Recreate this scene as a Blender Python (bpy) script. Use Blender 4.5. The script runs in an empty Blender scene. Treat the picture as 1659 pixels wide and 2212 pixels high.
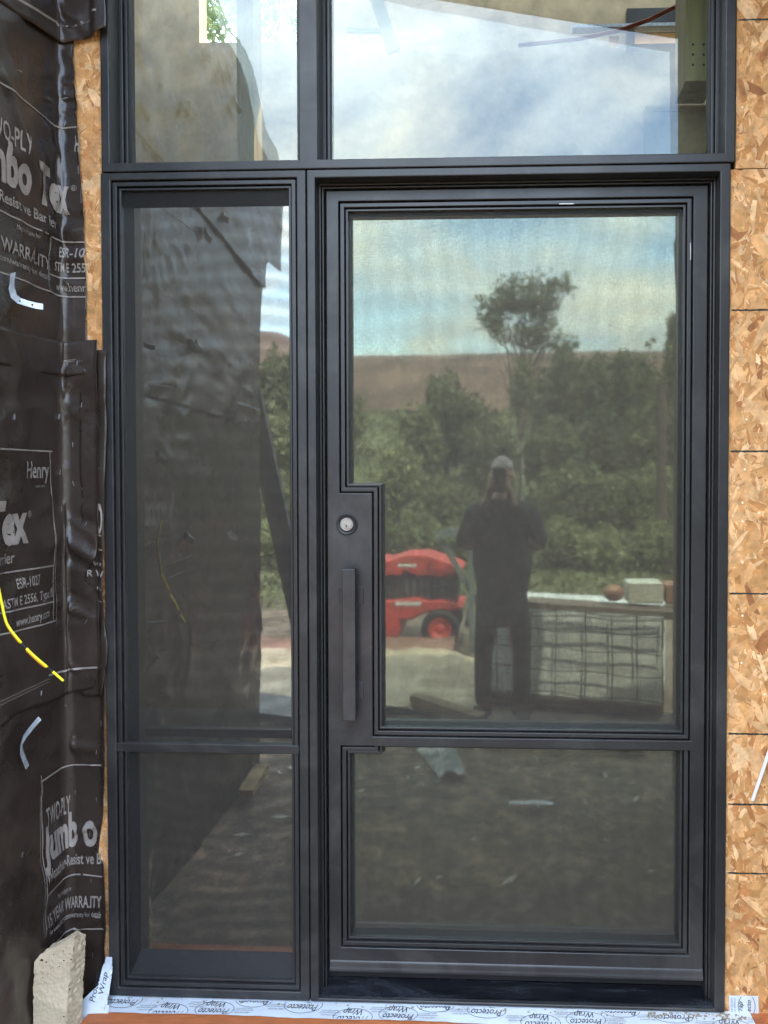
import bpy, bmesh, math, random
from mathutils import Vector, Matrix, noise
random.seed(7)
R = math.radians
sc = bpy.context.scene
C = sc.collection

# ------------------------------------------------------------------ camera
F = 1534.0; PX, PY = 1028.0, 1052.0; IW, IH = 1659.0, 2212.0
CAM = Vector((0.0, -2.05, 1.566))
VN = Vector((57, 32, -F)).normalized()
VZ = Vector((0, 1, 32 / F)).normalized()
VX = VN.cross(VZ)
cam_d = bpy.data.cameras.new('camera'); cam = bpy.data.objects.new('camera', cam_d); C.objects.link(cam)
m = Matrix((VX, VN, VZ)).to_4x4(); m.translation = CAM
cam.matrix_world = m
cam_d.sensor_fit = 'VERTICAL'; cam_d.sensor_height = 36.0; cam_d.lens = 36.0 * F / IH
cam_d.shift_x = -(PX - IW / 2) / IH; cam_d.shift_y = (PY - IH / 2) / IH
cam_d.clip_start = 0.01; cam_d.clip_end = 2000
sc.camera = cam

def ray(px, py):
    c = Vector((px - PX, PY - py, -F))
    return Vector((VX.dot(c), VN.dot(c), VZ.dot(c)))
def at(px, py, y=0.0):                      # measured picture point -> world (x, z) at distance plane y
    d = ray(px, py); t = (y - CAM.y) / d.y
    return CAM.x + d.x * t, CAM.z + d.z * t
def ax(px, y=0.0, py=1100): return at(px, py, y)[0]
def az(py, y=0.0, px=1000): return at(px, py, y)[1]
XW = -1.305                                 # left return wall plane
def onwall(px, py):
    d = ray(px, py); t = (XW - CAM.x) / d.x
    return CAM.y + d.y * t, CAM.z + d.z * t
def refl(px, py, yo, g=0.095): return at(px, py, 2 * g - yo)

# ------------------------------------------------------------------ world, sun, exposure
SUN_EL, SUN_ROT = R(58), R(31)
w = bpy.data.worlds.new('World'); sc.world = w; w.use_nodes = True
nt = w.node_tree; nt.nodes.clear(); N = nt.nodes.new; L = nt.links.new
out = N('ShaderNodeOutputWorld'); bg = N('ShaderNodeBackground'); bg.inputs[1].default_value = 0.15
sky = N('ShaderNodeTexSky'); sky.sky_type = 'NISHITA'; sky.sun_disc = False
sky.sun_elevation = SUN_EL; sky.sun_rotation = SUN_ROT; sky.air_density = 1.2; sky.dust_density = 1.0
tc = N('ShaderNodeTexCoord'); sep = N('ShaderNodeSeparateXYZ'); L(tc.outputs['Generated'], sep.inputs[0])
zz = N('ShaderNodeMath'); zz.operation = 'ADD'; zz.inputs[1].default_value = 0.22; L(sep.outputs[2], zz.inputs[0])
zm = N('ShaderNodeMath'); zm.operation = 'MAXIMUM'; zm.inputs[1].default_value = 0.08; L(zz.outputs[0], zm.inputs[0])
dx = N('ShaderNodeMath'); dx.operation = 'DIVIDE'; L(sep.outputs[0], dx.inputs[0]); L(zm.outputs[0], dx.inputs[1])
dy = N('ShaderNodeMath'); dy.operation = 'DIVIDE'; L(sep.outputs[1], dy.inputs[0]); L(zm.outputs[0], dy.inputs[1])
cb = N('ShaderNodeCombineXYZ'); L(dx.outputs[0], cb.inputs[0]); L(dy.outputs[0], cb.inputs[1]); cb.inputs[2].default_value = 17.3
n1 = N('ShaderNodeTexNoise'); n1.inputs['Scale'].default_value = 1.35; n1.inputs['Detail'].default_value = 9
n1.inputs['Roughness'].default_value = 0.58; n1.inputs['Distortion'].default_value = 0.35; L(cb.outputs[0], n1.inputs['Vector'])
cr = N('ShaderNodeValToRGB'); cr.color_ramp.elements[0].position = 0.41; cr.color_ramp.elements[1].position = 0.55
L(n1.outputs['Fac'], cr.inputs[0])
n2 = N('ShaderNodeTexNoise'); n2.inputs['Scale'].default_value = 3.0; n2.inputs['Detail'].default_value = 8
L(cb.outputs[0], n2.inputs['Vector'])
cc = N('ShaderNodeValToRGB'); cc.color_ramp.elements[0].position = 0.25; cc.color_ramp.elements[1].position = 0.62
cc.color_ramp.elements[0].color = (6.6, 9.0, 12.2, 1); cc.color_ramp.elements[1].color = (10.8, 11.1, 11.0, 1)
L(n2.outputs['Fac'], cc.inputs[0])
mx = N('ShaderNodeMix'); mx.data_type = 'RGBA'; L(cr.outputs[0], mx.inputs[0]); sk = N('ShaderNodeVectorMath'); sk.operation = 'SCALE'; sk.inputs[3].default_value = 2.2; L(sky.outputs[0], sk.inputs[0]); L(sk.outputs[0], mx.inputs[6])
el = N('ShaderNodeMath'); el.operation = 'MULTIPLY_ADD'; el.inputs[1].default_value = 1.95; el.inputs[2].default_value = 0.33; L(sep.outputs[2], el.inputs[0])   # overcast: brighter towards the zenith
em = N('ShaderNodeMath'); em.operation = 'MAXIMUM'; em.inputs[1].default_value = 0.3; L(el.outputs[0], em.inputs[0])
vs = N('ShaderNodeVectorMath'); vs.operation = 'SCALE'; L(cc.outputs[0], vs.inputs[0]); L(em.outputs[0], vs.inputs[3]); L(vs.outputs[0], mx.inputs[7])
L(mx.outputs[2], bg.inputs[0]); L(bg.outputs[0], out.inputs[0])

sd = bpy.data.lights.new('sun', 'SUN'); sd.energy = 3.0; sd.angle = R(0.5); sd.color = (1, 0.95, 0.87)
so = bpy.data.objects.new('sun', sd); C.objects.link(so)
sv = Vector((math.sin(SUN_ROT) * math.cos(SUN_EL), math.cos(SUN_ROT) * math.cos(SUN_EL), math.sin(SUN_EL)))
so.rotation_euler = sv.to_track_quat('Z', 'Y').to_euler(); so.location = sv * 50
sc.view_settings.view_transform = 'Standard'; sc.view_settings.look = 'None'
sc.view_settings.exposure = 2.3; sc.view_settings.gamma = 1.0
cy = sc.cycles
cy.use_denoising = True; cy.max_bounces = 10; cy.transparent_max_bounces = 24; cy.glossy_bounces = 6
cy.diffuse_bounces = 4; cy.sample_clamp_indirect = 4.0; cy.caustics_reflective = False; cy.caustics_refractive = False

# ------------------------------------------------------------------ helpers
def tag(o, label=None, cat=None, group=None, kind=None):
    if label: o['label'] = label
    if cat: o['category'] = cat
    if group: o['group'] = group
    if kind: o['kind'] = kind
    return o
def thing(name, label, cat, loc=(0, 0, 0), group=None):
    o = bpy.data.objects.new(name, None); o.empty_display_size = 0.1; C.objects.link(o); o.location = loc
    return tag(o, label, cat, group)
def obj(name, me, mat=None, parent=None, smooth=False):
    if isinstance(me, bmesh.types.BMesh):
        b = me; me = bpy.data.meshes.new(name); b.to_mesh(me); b.free()
    o = bpy.data.objects.new(name, me); C.objects.link(o)
    if mat is not None and not me.materials: me.materials.append(mat)
    if smooth:
        for p in me.polygons: p.use_smooth = True
    if parent is not None:
        o.parent = parent
        o.location = -Vector(parent.location)          # meshes are written in world coordinates
        if parent.parent is not None: o.location = (0, 0, 0)
    return o
def bevel(o, wd=0.002, seg=2, ang=35):
    md = o.modifiers.new('bevel', 'BEVEL'); md.width = wd; md.segments = seg; md.limit_method = 'ANGLE'; md.angle_limit = R(ang)
    return o
def box(bm, x0, x1, y0, y1, z0, z1, M=None):
    vs = [Vector((x, y, z)) for x in (x0, x1) for y in (y0, y1) for z in (z0, z1)]
    if M is not None: vs = [M @ v for v in vs]
    v = [bm.verts.new(p) for p in vs]
    for f in ((0, 1, 3, 2), (4, 6, 7, 5), (0, 4, 5, 1), (2, 3, 7, 6), (0, 2, 6, 4), (1, 5, 7, 3)):
        bm.faces.new([v[i] for i in f])
    return v
def beam(bm, a, b, wx, wy, up=Vector((0, 0, 1))):
    a = Vector(a); b = Vector(b); d = (b - a); l = d.length; d.normalize()
    s = d.cross(up)
    if s.length < 1e-3: s = Vector((1, 0, 0))
    s.normalize(); u = s.cross(d)
    M = Matrix((( s.x, u.x, d.x, a.x), (s.y, u.y, d.y, a.y), (s.z, u.z, d.z, a.z), (0, 0, 0, 1)))
    box(bm, -wx / 2, wx / 2, -wy / 2, wy / 2, 0, l, M)
def tube(bm, pts, r, n=10, caps=True):
    rings = []
    pts = [Vector(p) for p in pts]
    for i, p in enumerate(pts):
        d = (pts[min(i + 1, len(pts) - 1)] - pts[max(i - 1, 0)]).normalized()
        s = d.cross(Vector((0, 0, 1)))
        if s.length < 1e-3: s = d.cross(Vector((0, 1, 0)))
        s.normalize(); u = s.cross(d)
        rr = r[i] if isinstance(r, (list, tuple)) else r
        rings.append([bm.verts.new(p + s * math.cos(k * 2 * math.pi / n) * rr + u * math.sin(k * 2 * math.pi / n) * rr) for k in range(n)])
    for a, b in zip(rings, rings[1:]):
        for k in range(n): bm.faces.new((a[k], a[(k + 1) % n], b[(k + 1) % n], b[k]))
    if caps: bm.faces.new(rings[0][::-1]); bm.faces.new(rings[-1])
def grid_solid(xs, zs, filled, y0, y1):
    xs = sorted(set(xs)); zs = sorted(set(zs)); bm = bmesh.new(); V = {}
    def v(i, k, y):
        if (i, k, y) not in V: V[(i, k, y)] = bm.verts.new((xs[i], y, zs[k]))
        return V[(i, k, y)]
    ok = lambda i, k: 0 <= i < len(xs) - 1 and 0 <= k < len(zs) - 1 and filled((xs[i] + xs[i + 1]) / 2, (zs[k] + zs[k + 1]) / 2)
    for i in range(len(xs) - 1):
        for k in range(len(zs) - 1):
            if not ok(i, k): continue
            bm.faces.new((v(i, k, y0), v(i + 1, k, y0), v(i + 1, k + 1, y0), v(i, k + 1, y0)))
            bm.faces.new((v(i, k, y1), v(i, k + 1, y1), v(i + 1, k + 1, y1), v(i + 1, k, y1)))
            if not ok(i - 1, k): bm.faces.new((v(i, k, y0), v(i, k + 1, y0), v(i, k + 1, y1), v(i, k, y1)))
            if not ok(i + 1, k): bm.faces.new((v(i + 1, k, y0), v(i + 1, k, y1), v(i + 1, k + 1, y1), v(i + 1, k + 1, y0)))
            if not ok(i, k - 1): bm.faces.new((v(i, k, y0), v(i, k, y1), v(i + 1, k, y1), v(i + 1, k, y0)))
            if not ok(i, k + 1): bm.faces.new((v(i, k + 1, y0), v(i + 1, k + 1, y0), v(i + 1, k + 1, y1), v(i, k + 1, y1)))
    bmesh.ops.dissolve_limit(bm, angle_limit=0.01, verts=bm.verts[:], edges=bm.edges[:])
    return bm
def plate(rects, holes, y0, y1):
    xs = [q for r in rects + holes for q in (r[0], r[1])]; zs = [q for r in rects + holes for q in (r[2], r[3])]
    ins = lambda r, x, z: r[0] < x < r[1] and r[2] < z < r[3]
    return grid_solid(xs, zs, lambda x, z: any(ins(r, x, z) for r in rects) and not any(ins(h, x, z) for h in holes), y0, y1)
def inset(poly, t):                         # counter-clockwise polygon of (x, z)
    n = len(poly); res = []
    for i in range(n):
        a, b, c = Vector(poly[i - 1]), Vector(poly[i]), Vector(poly[(i + 1) % n])
        d1 = (b - a).normalized(); d2 = (c - b).normalized()
        n1 = Vector((-d1.y, d1.x)); n2 = Vector((-d2.y, d2.x))
        k = (n1 + n2) / (1 + n1.dot(n2)) if abs(1 + n1.dot(n2)) > 1e-6 else n1
        res.append(tuple(b + k * t))
    return res
def ring(poly, t0, t1, y0, y1):
    o = inset(poly, t0); i = inset(poly, t1); n = len(poly); bm = bmesh.new()
    v = [[bm.verts.new((p[0], y, p[1])) for p in q] for q, y in ((o, y0), (i, y0), (i, y1), (o, y1))]
    for k in range(n):
        j = (k + 1) % n
        for a in range(4):
            b = (a + 1) % 4
            bm.faces.new((v[a][k], v[a][j], v[b][j], v[b][k]))
    bmesh.ops.recalc_face_normals(bm, faces=bm.faces[:])
    return bm
def sheet(poly, y):
    bm = bmesh.new(); bm.faces.new([bm.verts.new((p[0], y, p[1])) for p in poly]); return bm
def rect(x0, x1, z0, z1): return [(x0, z0), (x1, z0), (x1, z1), (x0, z1)]

# ------------------------------------------------------------------ materials
def mat(name, col=(0.5, 0.5, 0.5), rough=0.5, metal=0.0, nscale=0, namt=0.0, bump=0.0, bscale=50, spec=0.5, coord='Object', stretch=None, rvar=0.0, det=6, ndist=0.0):
    m = bpy.data.materials.new(name); m.use_nodes = True; t = m.node_tree; b = t.nodes['Principled BSDF']
    b.inputs['Base Color'].default_value = (*col, 1); b.inputs['Roughness'].default_value = rough
    b.inputs['Metallic'].default_value = metal; b.inputs['Specular IOR Level'].default_value = spec
    c = t.nodes.new('ShaderNodeTexCoord'); src = c.outputs[coord]
    if stretch:
        mp = t.nodes.new('ShaderNodeMapping'); mp.inputs['Scale'].default_value = stretch; t.links.new(src, mp.inputs[0]); src = mp.outputs[0]
    if nscale:
        n = t.nodes.new('ShaderNodeTexNoise'); n.inputs['Scale'].default_value = nscale; n.inputs['Detail'].default_value = det; n.inputs['Roughness'].default_value = 0.62
        n.inputs['Distortion'].default_value = ndist
        t.links.new(src, n.inputs['Vector'])
        r = t.nodes.new('ShaderNodeMapRange'); r.inputs[1].default_value = 0.28; r.inputs[2].default_value = 0.72
        r.inputs[3].default_value = 1 - namt; r.inputs[4].default_value = 1 + namt; t.links.new(n.outputs['Fac'], r.inputs[0])
        v = t.nodes.new('ShaderNodeVectorMath'); v.operation = 'SCALE'; v.inputs[0].default_value = col; t.links.new(r.outputs[0], v.inputs[3])
        t.links.new(v.outputs[0], b.inputs['Base Color'])
        if rvar:
            r2 = t.nodes.new('ShaderNodeMapRange'); r2.inputs[3].default_value = max(0.02, rough - rvar); r2.inputs[4].default_value = rough + rvar
            r2.inputs[1].default_value = 0.3; r2.inputs[2].default_value = 0.7
            t.links.new(n.outputs['Fac'], r2.inputs[0]); t.links.new(r2.outputs[0], b.inputs['Roughness'])
    if bump:
        n = t.nodes.new('ShaderNodeTexNoise'); n.inputs['Scale'].default_value = bscale; n.inputs['Detail'].default_value = 5; t.links.new(src, n.inputs['Vector'])
        q = t.nodes.new('ShaderNodeBump'); q.inputs['Strength'].default_value = bump; q.inputs['Distance'].default_value = 0.01
        t.links.new(n.outputs['Fac'], q.inputs['Height']); t.links.new(q.outputs[0], b.inputs['Normal'])
    return m
def vmat(name, rough=0.6, trans=0.0, bump=0.0, bscale=60, namt=0.0, nscale=30, spec=0.3):
    m = mat(name, (0.5,) * 3, rough, spec=spec, bump=bump, bscale=bscale); t = m.node_tree; b = t.nodes['Principled BSDF']
    a = t.nodes.new('ShaderNodeAttribute'); a.attribute_name = 'Col'; src = a.outputs['Color']
    if namt:
        c = t.nodes.new('ShaderNodeTexCoord')
        n = t.nodes.new('ShaderNodeTexNoise'); n.inputs['Scale'].default_value = nscale; n.inputs['Detail'].default_value = 8; t.links.new(c.outputs['Object'], n.inputs['Vector'])
        r = t.nodes.new('ShaderNodeMapRange'); r.inputs[1].default_value = 0.3; r.inputs[2].default_value = 0.7; r.inputs[3].default_value = 1 - namt; r.inputs[4].default_value = 1 + namt
        t.links.new(n.outputs['Fac'], r.inputs[0])
        v = t.nodes.new('ShaderNodeVectorMath'); v.operation = 'SCALE'; t.links.new(src, v.inputs[0]); t.links.new(r.outputs[0], v.inputs[3]); src = v.outputs[0]
    t.links.new(src, b.inputs['Base Color'])
    if trans:
        tr = t.nodes.new('ShaderNodeBsdfTranslucent'); t.links.new(src, tr.inputs[0]); ms = t.nodes.new('ShaderNodeMixShader'); ms.inputs[0].default_value = trans
        o = t.nodes['Material Output']; t.links.new(b.outputs[0], ms.inputs[1]); t.links.new(tr.outputs[0], ms.inputs[2]); t.links.new(ms.outputs[0], o.inputs[0])
    return m
def glass_mat(name, base, tint, refl_col, veil=0.0, rough=0.0):
    m = bpy.data.materials.new(name); m.use_nodes = True; t = m.node_tree; t.nodes.clear()
    o = t.nodes.new('ShaderNodeOutputMaterial'); ms = t.nodes.new('ShaderNodeMixShader')
    tr = t.nodes.new('ShaderNodeBsdfTransparent'); tr.inputs[0].default_value = (*tint, 1)
    g = t.nodes.new('ShaderNodeBsdfGlossy'); g.inputs['Roughness'].default_value = rough; g.inputs[0].default_value = (*refl_col, 1)
    f = t.nodes.new('ShaderNodeFresnel'); f.inputs[0].default_value = 1.5
    a = t.nodes.new('ShaderNodeMath'); a.operation = 'MULTIPLY_ADD'; a.inputs[1].default_value = 0.8; a.inputs[2].default_value = base; a.use_clamp = True
    t.links.new(f.outputs[0], a.inputs[0]); t.links.new(a.outputs[0], ms.inputs[0])
    t.links.new(tr.outputs[0], ms.inputs[1]); t.links.new(g.outputs[0], ms.inputs[2]); last = ms
    if veil:      # haze over the reflections, put into the pane as an uneven diffuse veil
        df = t.nodes.new('ShaderNodeBsdfDiffuse'); df.inputs[0].default_value = (0.58, 0.47, 0.36, 1); m2 = t.nodes.new('ShaderNodeMixShader')
        c = t.nodes.new('ShaderNodeTexCoord'); n = t.nodes.new('ShaderNodeTexNoise'); n.inputs['Scale'].default_value = 5; n.inputs['Detail'].default_value = 8; t.links.new(c.outputs['Object'], n.inputs['Vector'])
        r = t.nodes.new('ShaderNodeMapRange'); r.inputs[1].default_value = 0.25; r.inputs[2].default_value = 0.75; r.inputs[3].default_value = veil * 0.8; r.inputs[4].default_value = veil * 1.2
        t.links.new(n.outputs['Fac'], r.inputs[0]); t.links.new(r.outputs[0], m2.inputs[0]); t.links.new(ms.outputs[0], m2.inputs[1]); t.links.new(df.outputs[0], m2.inputs[2]); last = m2
    t.links.new(last.outputs[0], o.inputs[0])
    return m
def screen_mat(name, period, amp=(1.0, 1.0), mod=(0.58, 0.32), lo=0.10, hi=0.42):
    periods = period; m = bpy.data.materials.new(name); m.use_nodes = True; t = m.node_tree; t.nodes.clear()
    o = t.nodes.new('ShaderNodeOutputMaterial'); ms = t.nodes.new('ShaderNodeMixShader'); tr = t.nodes.new('ShaderNodeBsdfTransparent')
    d = t.nodes.new('ShaderNodeBsdfPrincipled'); d.inputs['Base Color'].default_value = (0.022, 0.022, 0.022, 1); d.inputs['Roughness'].default_value = 0.6
    c = t.nodes.new('ShaderNodeTexCoord'); s = t.nodes.new('ShaderNodeSeparateXYZ'); t.links.new(c.outputs['Object'], s.inputs[0])
    ops = []
    for ch, am in zip((0, 2), amp):
        period = periods[0 if ch == 0 else 1]
        k = t.nodes.new('ShaderNodeMath'); k.operation = 'PINGPONG'; k.inputs[1].default_value = period / 2; t.links.new(s.outputs[ch], k.inputs[0])
        r = t.nodes.new('ShaderNodeMapRange'); r.interpolation_type = 'SMOOTHSTEP'; r.inputs[1].default_value = lo * period; r.inputs[2].default_value = hi * period * 0.6
        r.inputs[3].default_value = 1 - am; t.links.new(k.outputs[0], r.inputs[0]); ops.append(r)
    mu = t.nodes.new('ShaderNodeMath'); mu.operation = 'MULTIPLY'; t.links.new(ops[0].outputs[0], mu.inputs[0]); t.links.new(ops[1].outputs[0], mu.inputs[1])
    mb = t.nodes.new('ShaderNodeMath'); mb.operation = 'MULTIPLY_ADD'; mb.inputs[1].default_value = mod[0]; mb.inputs[2].default_value = mod[1]; t.links.new(mu.outputs[0], mb.inputs[0]); 
    last = mb.outputs[0]
    for st, k_ in (((60, 60, 420), 0.07), ((420, 60, 60), 0.07), ((230, 230, 230), 0.08)):      # uneven thread spacing along warp and weft
        mp = t.nodes.new('ShaderNodeMapping'); mp.inputs['Scale'].default_value = st; t.links.new(c.outputs['Object'], mp.inputs[0])
        nz = t.nodes.new('ShaderNodeTexNoise'); nz.inputs['Scale'].default_value = 1.0; nz.inputs['Detail'].default_value = 2; t.links.new(mp.outputs[0], nz.inputs['Vector'])
        rr = t.nodes.new('ShaderNodeMapRange'); rr.inputs[1].default_value = 0.3; rr.inputs[2].default_value = 0.7; rr.inputs[3].default_value = 1 - k_; rr.inputs[4].default_value = 1 + k_; t.links.new(nz.outputs['Fac'], rr.inputs[0])
        mm = t.nodes.new('ShaderNodeMath'); mm.operation = 'MULTIPLY'; mm.use_clamp = True; t.links.new(last, mm.inputs[0]); t.links.new(rr.outputs[0], mm.inputs[1]); last = mm.outputs[0]
    t.links.new(last, ms.inputs[0]); t.links.new(d.outputs[0], ms.inputs[1]); t.links.new(tr.outputs[0], ms.inputs[2]); t.links.new(ms.outputs[0], o.inputs[0])
    return m
def setcol(bm, faces_cols):
    lay = bm.loops.layers.float_color.get('Col') or bm.loops.layers.float_color.new('Col')
    for f, c in faces_cols:
        for l in f.loops: l[lay] = (*c, 1)

def smudge(m, amt, col=(0.16, 0.15, 0.14), scale=3.2, lo=0.55, hi=0.8, stretch=(1, 1, 1)):   # dusty hand marks and rain-dried dirt
    t = m.node_tree; b = t.nodes['Principled BSDF']; l0 = b.inputs['Base Color'].links[0].from_socket
    c = t.nodes.new('ShaderNodeTexCoord'); mp = t.nodes.new('ShaderNodeMapping'); mp.inputs['Scale'].default_value = stretch; t.links.new(c.outputs['Object'], mp.inputs[0])
    n = t.nodes.new('ShaderNodeTexNoise'); n.inputs['Scale'].default_value = scale; n.inputs['Detail'].default_value = 10; n.inputs['Roughness'].default_value = 0.72; n.inputs['Distortion'].default_value = 0.8
    t.links.new(mp.outputs[0], n.inputs['Vector'])
    r = t.nodes.new('ShaderNodeMapRange'); r.inputs[1].default_value = lo; r.inputs[2].default_value = hi; r.inputs[3].default_value = 0; r.inputs[4].default_value = amt; t.links.new(n.outputs['Fac'], r.inputs[0])
    x = t.nodes.new('ShaderNodeMix'); x.data_type = 'RGBA'; x.inputs[7].default_value = (*col, 1); t.links.new(r.outputs[0], x.inputs[0]); t.links.new(l0, x.inputs[6]); t.links.new(x.outputs[2], b.inputs['Base Color']); return m
M_steel = smudge(mat('black_powder_coated_steel', (0.0200, 0.0198, 0.0205), 0.42, nscale=2.5, namt=0.2, bump=0.04, bscale=350, rvar=0.10), 0.34, lo=0.48, hi=0.82)
M_steel2 = smudge(mat('black_steel_bead', (0.0235, 0.0235, 0.0245), 0.38, nscale=4, namt=0.15, bump=0.02, bscale=300, rvar=0.06), 0.15)
M_gloss = mat('dusty_gloss_black_threshold', (0.008, 0.009, 0.012), 0.20, nscale=7, namt=0.5, bump=0.02, bscale=90, rvar=0.1, stretch=(1, 4, 4)); smudge(M_gloss, 0.45, (0.13, 0.14, 0.17), 3.0, 0.5, 0.85, (1, 4, 3))
M_rubber = mat('black_rubber', (0.012, 0.012, 0.013), 0.55)
M_glass = glass_mat('coated_glass_outer', 0.027, (0.80, 0.84, 0.81), (0.96, 1.0, 0.97))
M_glass2 = glass_mat('coated_glass_inner', 0.024, (0.84, 0.88, 0.85), (0.95, 1.0, 0.96))
M_glass_door = glass_mat('green_coated_glass', 0.235, (0.4, 0.42, 0.38), (0.90, 1.0, 0.77), 0.08, 0.030)
M_glass_side = glass_mat('coated_glass_sidelight', 0.31, (0.35, 0.36, 0.33), (0.96, 1.0, 0.90), 0.055, 0.026)
M_screen = screen_mat('woven_insect_screen', (0.00165, 0.0024), (0.8, 0.85)); M_screen2 = screen_mat('woven_insect_screen_sidelight', (0.00165, 0.0026), (0.35, 1.0), (0.86, 0.16))
M_brass = mat('nickel_lock_face', (0.40, 0.39, 0.37), 0.38, metal=0.8, nscale=60, namt=0.2)
M_gal = mat('galvanised_steel', (0.42, 0.45, 0.48), 0.4, metal=0.3, nscale=60, namt=0.35, bump=0.1, bscale=120)

# ================================================================== the steel entry assembly
FX0, FX1 = -1.174, 0.645          # outer edges of the frame
ZB, ZS = 0.0, az(365, 0, 700)     # bottom, seam under the transom
ZT = ZS + 1.02                    # top of the transom (above the picture)
XM = -0.5675                      # seam between sidelight and door frame
G = 0.0015

def bowed(poly, y, seed, mx=0.006):          # taut woven screen, never perfectly flat
    bm = bmesh.new(); f = bm.faces.new([bm.verts.new((p[0], y, p[1])) for p in poly]); bmesh.ops.triangulate(bm, faces=[f])
    for it in range(9):
        es = [e for e in bm.edges if e.calc_length() > 0.05]
        if not es: break
        bmesh.ops.subdivide_edges(bm, edges=es, cuts=1); bmesh.ops.triangulate(bm, faces=[f for f in bm.faces if len(f.verts) > 3])
    x0, x1 = min(p[0] for p in poly), max(p[0] for p in poly); z0, z1 = min(p[1] for p in poly), max(p[1] for p in poly)
    for v in bm.verts:
        if v.is_boundary: continue
        q = Vector((v.co.x * 2.1, v.co.z * 1.7, seed)); v.co.y += mx * (4 * (v.co.x - x0) * (x1 - v.co.x) / (x1 - x0) ** 2) * (0.45 + 1.1 * noise.noise(q) + 0.4 * noise.noise(q * 3))
    return bm
def opening(parent, poly, y, glassgap, names=('glazing_bead', 'inner_bead', 'insect_screen', 'reveal', 'glass_pane'), scr=True, b0=0.004, b1=0.016, b2=0.019, b3=0.026, extra=0.004, gmat=None, ez=0.0):
    o = bevel(obj(names[0], ring(poly, b0, b1, y + 0.004, y + 0.03), M_steel2, parent), 0.0015)
    o = bevel(obj(names[1], ring(poly, b2, b3, y + 0.011, y + 0.03), M_steel2, parent), 0.0015)
    back = bmesh.new(); p = inset(poly, -0.004); q = inset(poly, b3 - 0.001); n = len(p)
    for k in range(n):
        j = (k + 1) % n
        back.faces.new([back.verts.new(v) for v in ((p[k][0], y + 0.0301, p[k][1]), (p[j][0], y + 0.0301, p[j][1]), (q[j][0], y + 0.0301, q[j][1]), (q[k][0], y + 0.0301, q[k][1]))])
    inner = inset(poly, b3 - 0.0005)
    ym = y + 0.021; yg = ym + glassgap
    rv = back
    gi = inset(poly, b3 + extra); zc_ = (min(p[1] for p in gi) + max(p[1] for p in gi)) / 2; gi = [(p[0], p[1] + (ez if p[1] < zc_ else -ez * 0.6)) for p in gi]
    for k in range(n):
        j = (k + 1) % n
        rv.faces.new([rv.verts.new(v) for v in ((inner[k][0], ym + 0.001, inner[k][1]), (inner[j][0], ym + 0.001, inner[j][1]), (gi[j][0], yg, gi[j][1]), (gi[k][0], yg, gi[k][1]))])
    obj(names[3], rv, M_rubber, parent)
    if scr: obj(names[2], bowed(inner, ym, glassgap * 99, (0.09 if glassgap > 0.04 else 0.2) * glassgap), M_screen2 if glassgap > 0.04 else M_screen, parent, smooth=True)
    obj(names[4], sheet(inset(gi, -0.003), yg + 0.0006), gmat or M_glass_door, parent)

# --- sidelight (left)
side = thing('sidelight_window', 'tall narrow black steel sidelight with dark insect screen, left of the door', 'window', (-0.87, 0, 0))
sq = rect(ax(245.6), ax(643.6), az(2137, 0, 400), az(387, 0, 400))
zc1, zc0 = az(1608, 0, 430), az(1627, 0, 430)
obj_f = bevel(obj('frame', plate([(FX0, XM - G, ZB, ZS - G)], [(sq[0][0], sq[1][0], sq[0][1], sq[2][1])], 0.0, 0.11), M_steel, side), 0.003, 3)
tag(obj_f)
opening(side, sq, 0.0, 0.052, extra=0.006, ez=0.037, gmat=M_glass_side)
bevel(obj('crossbar', plate([(sq[0][0] + 0.0012, sq[1][0] - 0.0012, zc0, zc1)], [], 0.0012, 0.024), M_steel, side), 0.002)

# --- door unit (right)
door = thing('entry_door', 'tall black steel entry door with screened glass, stepped lock plate and long pull handle', 'door', (0.04, 0, 0))
ox0, ox1 = ax(683.5), ax(1551)
oz0, oz1 = az(2157, 0, 690) , az(379, 0, 1000)
bevel(obj('frame', plate([(XM + G, FX1, ZB, ZS - G)], [(ox0, ox1, oz0, oz1)], 0.0, 0.046), M_steel, door), 0.003, 3)
YR = 0.046; YD = 0.052
def rim(t0, t1, y0, y1, name='frame_stop'):
    q = rect(ox0, ox1, oz0, oz1); a = inset(q, t0); b = inset(q, t1)
    return bevel(obj(name, plate([(a[0][0], a[1][0], oz0 + 0.001, a[2][1])], [(b[0][0], b[1][0], oz0 - 1, b[2][1])], y0, y1), M_steel2, door), 0.0012)
# jamb: stepped stops around three sides
q = rect(ox0, ox1, oz0, oz1)
bevel(obj('jamb', plate([(ox0 - 0.03, ox1 + 0.03, oz0 - 0.01, oz1 + 0.03)], [(ox0, ox1, oz0, oz1)], 0.0462, 0.125), M_rubber, door), 0.001)
rim(0.0005, 0.006, 0.040, 0.12); rim(0.0085, 0.013, 0.046, 0.12); 
dl = ax(707.0, YD); dr = ax(1525, YD); dt = az(407, YD, 1050); db = az(2086, YD, 1000)
leaf = None
QUp = [(803, 1590), (1494, 1602), (1494, 423), (733, 437), (733, 1065), (803, 1065)]
xs1 = ax(803.5, YD); xs0 = ax(733.5, YD); xr = ax(1494, YD)
zt = az(430, YD, 1085); zn = az(1065, YD, 800); zcb1 = az(1594, YD, 1000); zcb0 = az(1615, YD, 1000); zbt = az(2053, YD, 1000)
drip0 = az(2108, 0.039, 1000) + 0.004
PU = [(xs1, zcb1), (xr, zcb1), (xr, zt), (xs0, zt), (xs0, zn), (xs1, zn)]
PL = rect(xs0, xr, zbt, zcb0)
leaf = bevel(obj('door_leaf', plate([(dl, dr, drip0, dt)],
    [(xs0, xr, zn, zt), (xs1, xr, zcb1, zn + 1e-6), (xs0, xr, zbt, zcb0)], YD, YD + 0.05), M_steel, door), 0.0025, 3)
opening(door, PU, YD, 0.028)
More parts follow.
